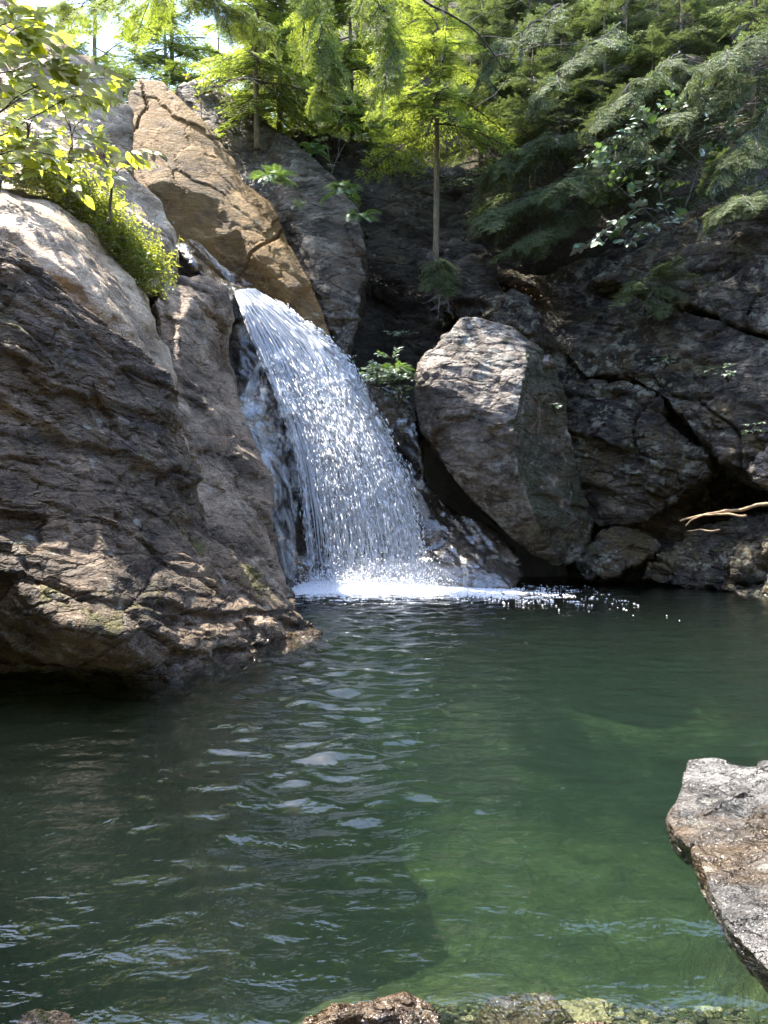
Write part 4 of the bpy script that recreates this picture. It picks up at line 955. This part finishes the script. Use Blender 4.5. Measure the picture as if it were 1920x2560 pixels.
# broad-leaved plants
for i_, (lb, base_, limbs_) in enumerate([
    ('yellow-green broad-leaved bough reaching furthest over the huge boulder', (-260, 520, 6.4), [[(-260, 520, 6.4), (-60, 330, 6.2), (120, 225, 6.1), (270, 190, 6.0)], [(-200, 450, 6.4), (0, 330, 6.3), (150, 260, 6.1), (230, 235, 6.0)], [(-60, 330, 6.2), (40, 240, 6.0), (150, 190, 5.9)]]),
    ('yellow-green broad-leaved bough rising along the top of the huge boulder', (-260, 320, 6.0), [[(-260, 320, 6.0), (-100, 200, 5.9), (20, 90, 5.8), (100, 70, 5.7)], [(-200, 280, 6.0), (-60, 200, 5.9), (60, 160, 5.8), (110, 150, 5.7)], [(-200, 200, 6.0), (-60, 80, 5.9), (20, 30, 5.8)]]),
    ('yellow-green broad-leaved bough drooping in front of the ledge herbs', (-260, 600, 6.6), [[(-260, 560, 6.6), (-80, 430, 6.5), (100, 350, 6.4), (310, 365, 6.3)], [(-200, 560, 6.6), (-40, 400, 6.5), (60, 370, 6.4), (200, 395, 6.3)], [(-80, 430, 6.5), (60, 410, 6.4), (130, 440, 6.3)]])]):
    leafy('broadleaf_bough', lb, P(*base_), [[P(*p_) for p_ in l_] for l_ in limbs_], 'beech', 0.125, 298, 2 + 7 * i_, twig_r=0.004, spread=0.24, tilt=0.5)
leafy('broadleaf_sapling', 'broad-leaved sapling with glossy leaves leaning out from the cliff', P(1700, 600, 20.0),
      [[P(1700, 600, 20), P(1650, 480, 19.6), P(1640, 380, 19.2), P(1600, 300, 19)], [P(1690, 590, 20), P(1560, 480, 19.3), P(1480, 400, 19)], [P(1700, 560, 19.8), P(1750, 420, 19.2), P(1820, 330, 18.8)],
       [P(1690, 560, 19.8), P(1620, 520, 19.3), P(1540, 560, 18.9), P(1480, 600, 18.8)], [P(1700, 590, 19.9), P(1640, 560, 19.2), P(1560, 610, 18.9)]],
      'maple', 0.22, 300, 3, twig_r=0.009, mat='twig', spread=0.6, tilt=0.6)
leafy('broadleaf_sapling', 'broad-leaved sapling arching highest above the glossy-leaved one', P(1790, 480, 20.3),
      [[P(1790, 480, 20.3), P(1700, 360, 19.6), P(1600, 330, 19.2), P(1520, 350, 19)], [P(1790, 480, 20.3), P(1740, 340, 19.6), P(1680, 270, 19.2)], [P(1780, 460, 20.2), P(1800, 340, 19.4), P(1760, 270, 19)], [P(1780, 460, 20.2), P(1700, 430, 19.5), P(1620, 400, 19.0), P(1560, 420, 19)]],
      'beech_g', 0.2, 295, 33, twig_r=0.008, mat='twig', spread=0.6, tilt=0.6)
leafy('broadleaf_sapling', 'thin young sapling standing on leaf litter behind the golden slab', P(505, 300, 22.2),
      [[P(505, 300, 22.2), P(506, 250, 22.1), P(512, 190, 22)], [P(506, 250, 22.1), P(490, 200, 22), P(470, 185, 21.9)], [P(506, 240, 22.1), P(530, 200, 22), P(545, 205, 21.9)]], 'beech', 0.13, 40, 4, mat='twig', spread=0.25)
leafy('broadleaf_sapling', 'thin-stemmed sapling hanging at the foot of the bright boughs', P(830, 440, 21.8),
      [[P(830, 440, 21.8), P(845, 380, 21.6), P(850, 330, 21.4)], [P(832, 430, 21.8), P(815, 370, 21.5), P(800, 340, 21.3)], [P(840, 400, 21.7), P(870, 350, 21.4), P(900, 340, 21.2)]], 'beech', 0.13, 50, 5, mat='twig', spread=0.25)
for i, (u, v, Y, w, hh, nl, lb) in enumerate([(995, 950, 18.3, 60, 70, 150, 'leafy green shrub squeezed between the waterfall and the big boulder'), (1000, 830, 20.5, 50, 10, 40, 'thin leafy spray crossing the black recess'), (875, 890, 19.4, 25, 25, 25, 'few bright leaves at the lower tip of the grey rock face'),
                                       (1385, 1010, 18.2, 18, 18, 16, 'tuft of small leaves on the mossy side of the big boulder'), (1820, 930, 17.4, 40, 25, 40, 'low green plant rooted in a seam of the diagonal slab'), (1660, 900, 18.5, 50, 25, 36, 'dull green plant clinging to the dark upper seam of the cliff'), (1890, 1070, 16.9, 25, 18, 20, 'small yellowish plant on the lower edge of the diagonal slab')]):
    rr = random.Random(i + 9)
    leafy('shrub', lb, P(u, v + hh, Y + 0.5), [[P(u, v + hh, Y + .5), P(u + rr.uniform(-.4, .4) * w, v, Y + .1), P(u + rr.uniform(-1, 1) * w, v + rr.uniform(-1, .6) * hh, Y - .2)] for _ in range(4)], 'beech_g', 0.10 if i else 0.14, int(nl * 1.8) if nl < 150 else 290, 20 + i, spread=0.2 if i else 0.36, cat='plant', tilt=0.6)
fern(P(680, 450, 20.3), 46, 0.62, 'lush fern clump hanging over the golden slab edge', 1, NEG)
fern(P(860, 480, 20.6), 46, 0.62, 'fern clump on the shaded right shoulder of the grey face', 2, NEG)
fern(P(895, 545, 20.2), 26, 0.5, 'small fern drooping below the shoulder of the grey face', 3, NEG)
fern(P(785, 380, 21.8), 26, 0.55, 'fern at the foot of the thin-stemmed sapling', 4, NEG)
fern(P(750, 515, 20.5), 7, 0.4, 'tiny fern amid fallen leaves on the grey face', 5, NEG)
fern(P(985, 930, 18.8), 40, 0.6, 'fern growing behind the shrub beside the big boulder', 6, NEG)

# sunlit herbs along the ledge of the pale slab
rr = random.Random(12)
V, F = [], []
def herb(base, h, n):
    tip = base + Vector((rr.uniform(-.25, .25), rr.uniform(-.35, .1), 1)).normalized() * h
    s = (tip - base)
    for j in range(n):
        p = base + s * (0.15 + 0.85 * j / n); az = j * 2.4 + rr.random()
        d = Vector((math.cos(az), math.sin(az), rr.uniform(-.4, .3))).normalized(); l = 0.13 * rr.uniform(0.6, 1.2) * (1.15 - 0.5 * j / n)
        sd = d.cross(Vector((0, 0, 1))).normalized() * l * 0.16; b = len(V); m = p + d * l * 0.45
        V.extend([p, m + sd, p + d * l - Vector((0, 0, l * .25)), m - sd]); F.append((b, b + 1, b + 2, b + 3))
    b = len(V); w = Vector((0.004, 0, 0)); V.extend([base - w, base + w, tip + w, tip - w]); F.append((b, b + 1, b + 2, b + 3))
path = [(-60, 430, 13.4), (60, 440, 13.6), (150, 485, 13.9), (230, 550, 14.1), (300, 625, 14.3), (345, 690, 14.4), (385, 720, 14.7)]
for i in range(950):
    f = rr.random() * (len(path) - 1.001); a = int(f); g = f - a
    u, v, Y = [path[a][k] * (1 - g) + path[a + 1][k] * g for k in range(3)]
    herb(PV(u + rr.gauss(0, 32), v + rr.uniform(-40, 32), Y + rr.uniform(-.5, .3)), rr.uniform(0.25, 0.75), rr.randint(9, 16))
tag(link('ledge_herbs', mesh_np('ledge_herbs', [tuple(v) for v in V], np.array(F), [M['herb']], smooth=False)), 'bright yellow-green herbs massed along the sunlit ledge', 'plants', kind='stuff')
for i, (u, v, Y, hu) in enumerate([(170, 470, 12.6, 250), (60, 420, 12.4, 200), (270, 560, 13.2, 220), (0, 480, 12.2, 180)]):
    leafy('leafy_shrub', ['tall shrub with toothed leaves rising from the ledge herbs', 'bushy shrub among the ledge herbs near the pale slab top', 'thin-stemmed shrub between the ledge herbs and huge boulder', 'low shrub at the outer end of the ledge herbs'][i], P(u, v, Y),
          [[P(u, v, Y), P(u + 10, v - hu * .5, Y - .1), P(u + 40 * math.cos(j * 2), v - hu * (0.7 + .1 * j), Y - .3)] for j in range(3)], 'beech', 0.15, 90, 60 + i, spread=0.3, cat='shrub')

# fallen leaves
rr = random.Random(3); V, F = [], []
def litter(p, s):
    d = Vector((rr.uniform(-1, 1), rr.uniform(-1, 1), rr.uniform(-.5, .5))).normalized(); n = Vector((rr.uniform(-.5, .5), rr.uniform(-.7, 0), 1)).normalized()
    sd = d.cross(n).normalized() * s * .3; b = len(V)
    V.extend([p, p + d * s * .5 + sd, p + d * s, p + d * s * .5 - sd]); F.append((b, b + 1, b + 2, b + 3))
for i in range(9000):
    x = rr.uniform(-10, 14); y = 21 + rr.random() ** 1.5 * 9
    litter(Vector((x, y, 0)), rr.uniform(.06, .13))
arr = np.array([tuple(v) for v in V]); cc = arr.reshape(-1, 4, 3)[:, 0]
qq = np.stack([cc[:, 0], cc[:, 1], 0 * cc[:, 0]], 1)
hz = hill_h(cc[:, 0], cc[:, 1]) + 0.55 * fbm(qq * 0.35, 5, 3) + 0.03
arr = arr.reshape(-1, 4, 3); arr[:, :, 2] += hz[:, None]
tag(link('leaf_litter', mesh_np('leaf_litter', arr.reshape(-1, 3), np.array(F), [M['litter']], smooth=False)), 'brown fallen leaves strewn over the wooded slope', 'leaf litter', kind='stuff')

# dead branch overhead with pale twigs
b = PV(980, -60, 12); root = empty('dead_branch', b, 'thin bare branch with pale twigs hanging in from above', 'branch')
for i, pl in enumerate([[(980, -60, 12), (1085, 15, 12), (1180, 70, 12.2), (1245, 140, 12.4), (1262, 200, 12.5)], [(1210, 95, 12.2), (1300, 100, 12.4), (1400, 115, 12.8), (1540, 85, 13.2)], [(1245, 140, 12.4), (1340, 120, 12.6), (1440, 105, 13)], [(1245, 140, 12.4), (1330, 150, 12.8), (1420, 130, 13)], [(1165, 60, 12.2), (1220, 30, 12.3), (1320, 0, 12.5)], [(1262, 200, 12.5), (1230, 240, 12.6), (1150, 300, 12.8)],
                        [(1100, 20, 12), (1112, 80, 11.9), (1105, 180, 11.9)]]):
    V, F = tube(curve_pts([P(*p) for p in pl], 24, 0.06, i), 0.022 if i == 0 else 0.009, 0.008 if i == 0 else 0.003, 6)
    link('limb' if i == 0 else 'twig', mesh_np('twig', [tuple(Vector(v) - b) for v in V], F, [M['darktwig' if i in (0, 6) else 'twig']]), root)

# driftwood
for i, (a, c, d, r0, lb) in enumerate([((1700, 1298, 17.3), (1800, 1278, 17.1), (1990, 1255, 16.7), 0.045, 'long pale driftwood stick lying across the dark hollow'), ((1715, 1325, 17.1), (1760, 1290, 17.1), (1870, 1283, 16.9), 0.03, 'forked driftwood stick propped under the long pale one'), ((1722, 1330, 17.0), (1760, 1325, 17.0), (1800, 1318, 17.0), 0.022, 'short driftwood stick lying lowest of the three')]):
    V, F = tube(curve_pts([P(*a), P(*c), P(*d)], 26, 0.10, i), r0 * .4, r0, 9, 0.22, i); bb = PV(*a)
    tag(link('driftwood_stick', mesh_np('driftwood_stick', [tuple(Vector(v) - bb) for v in V], F, [M['driftwood']]), loc=bb), lb, 'driftwood')
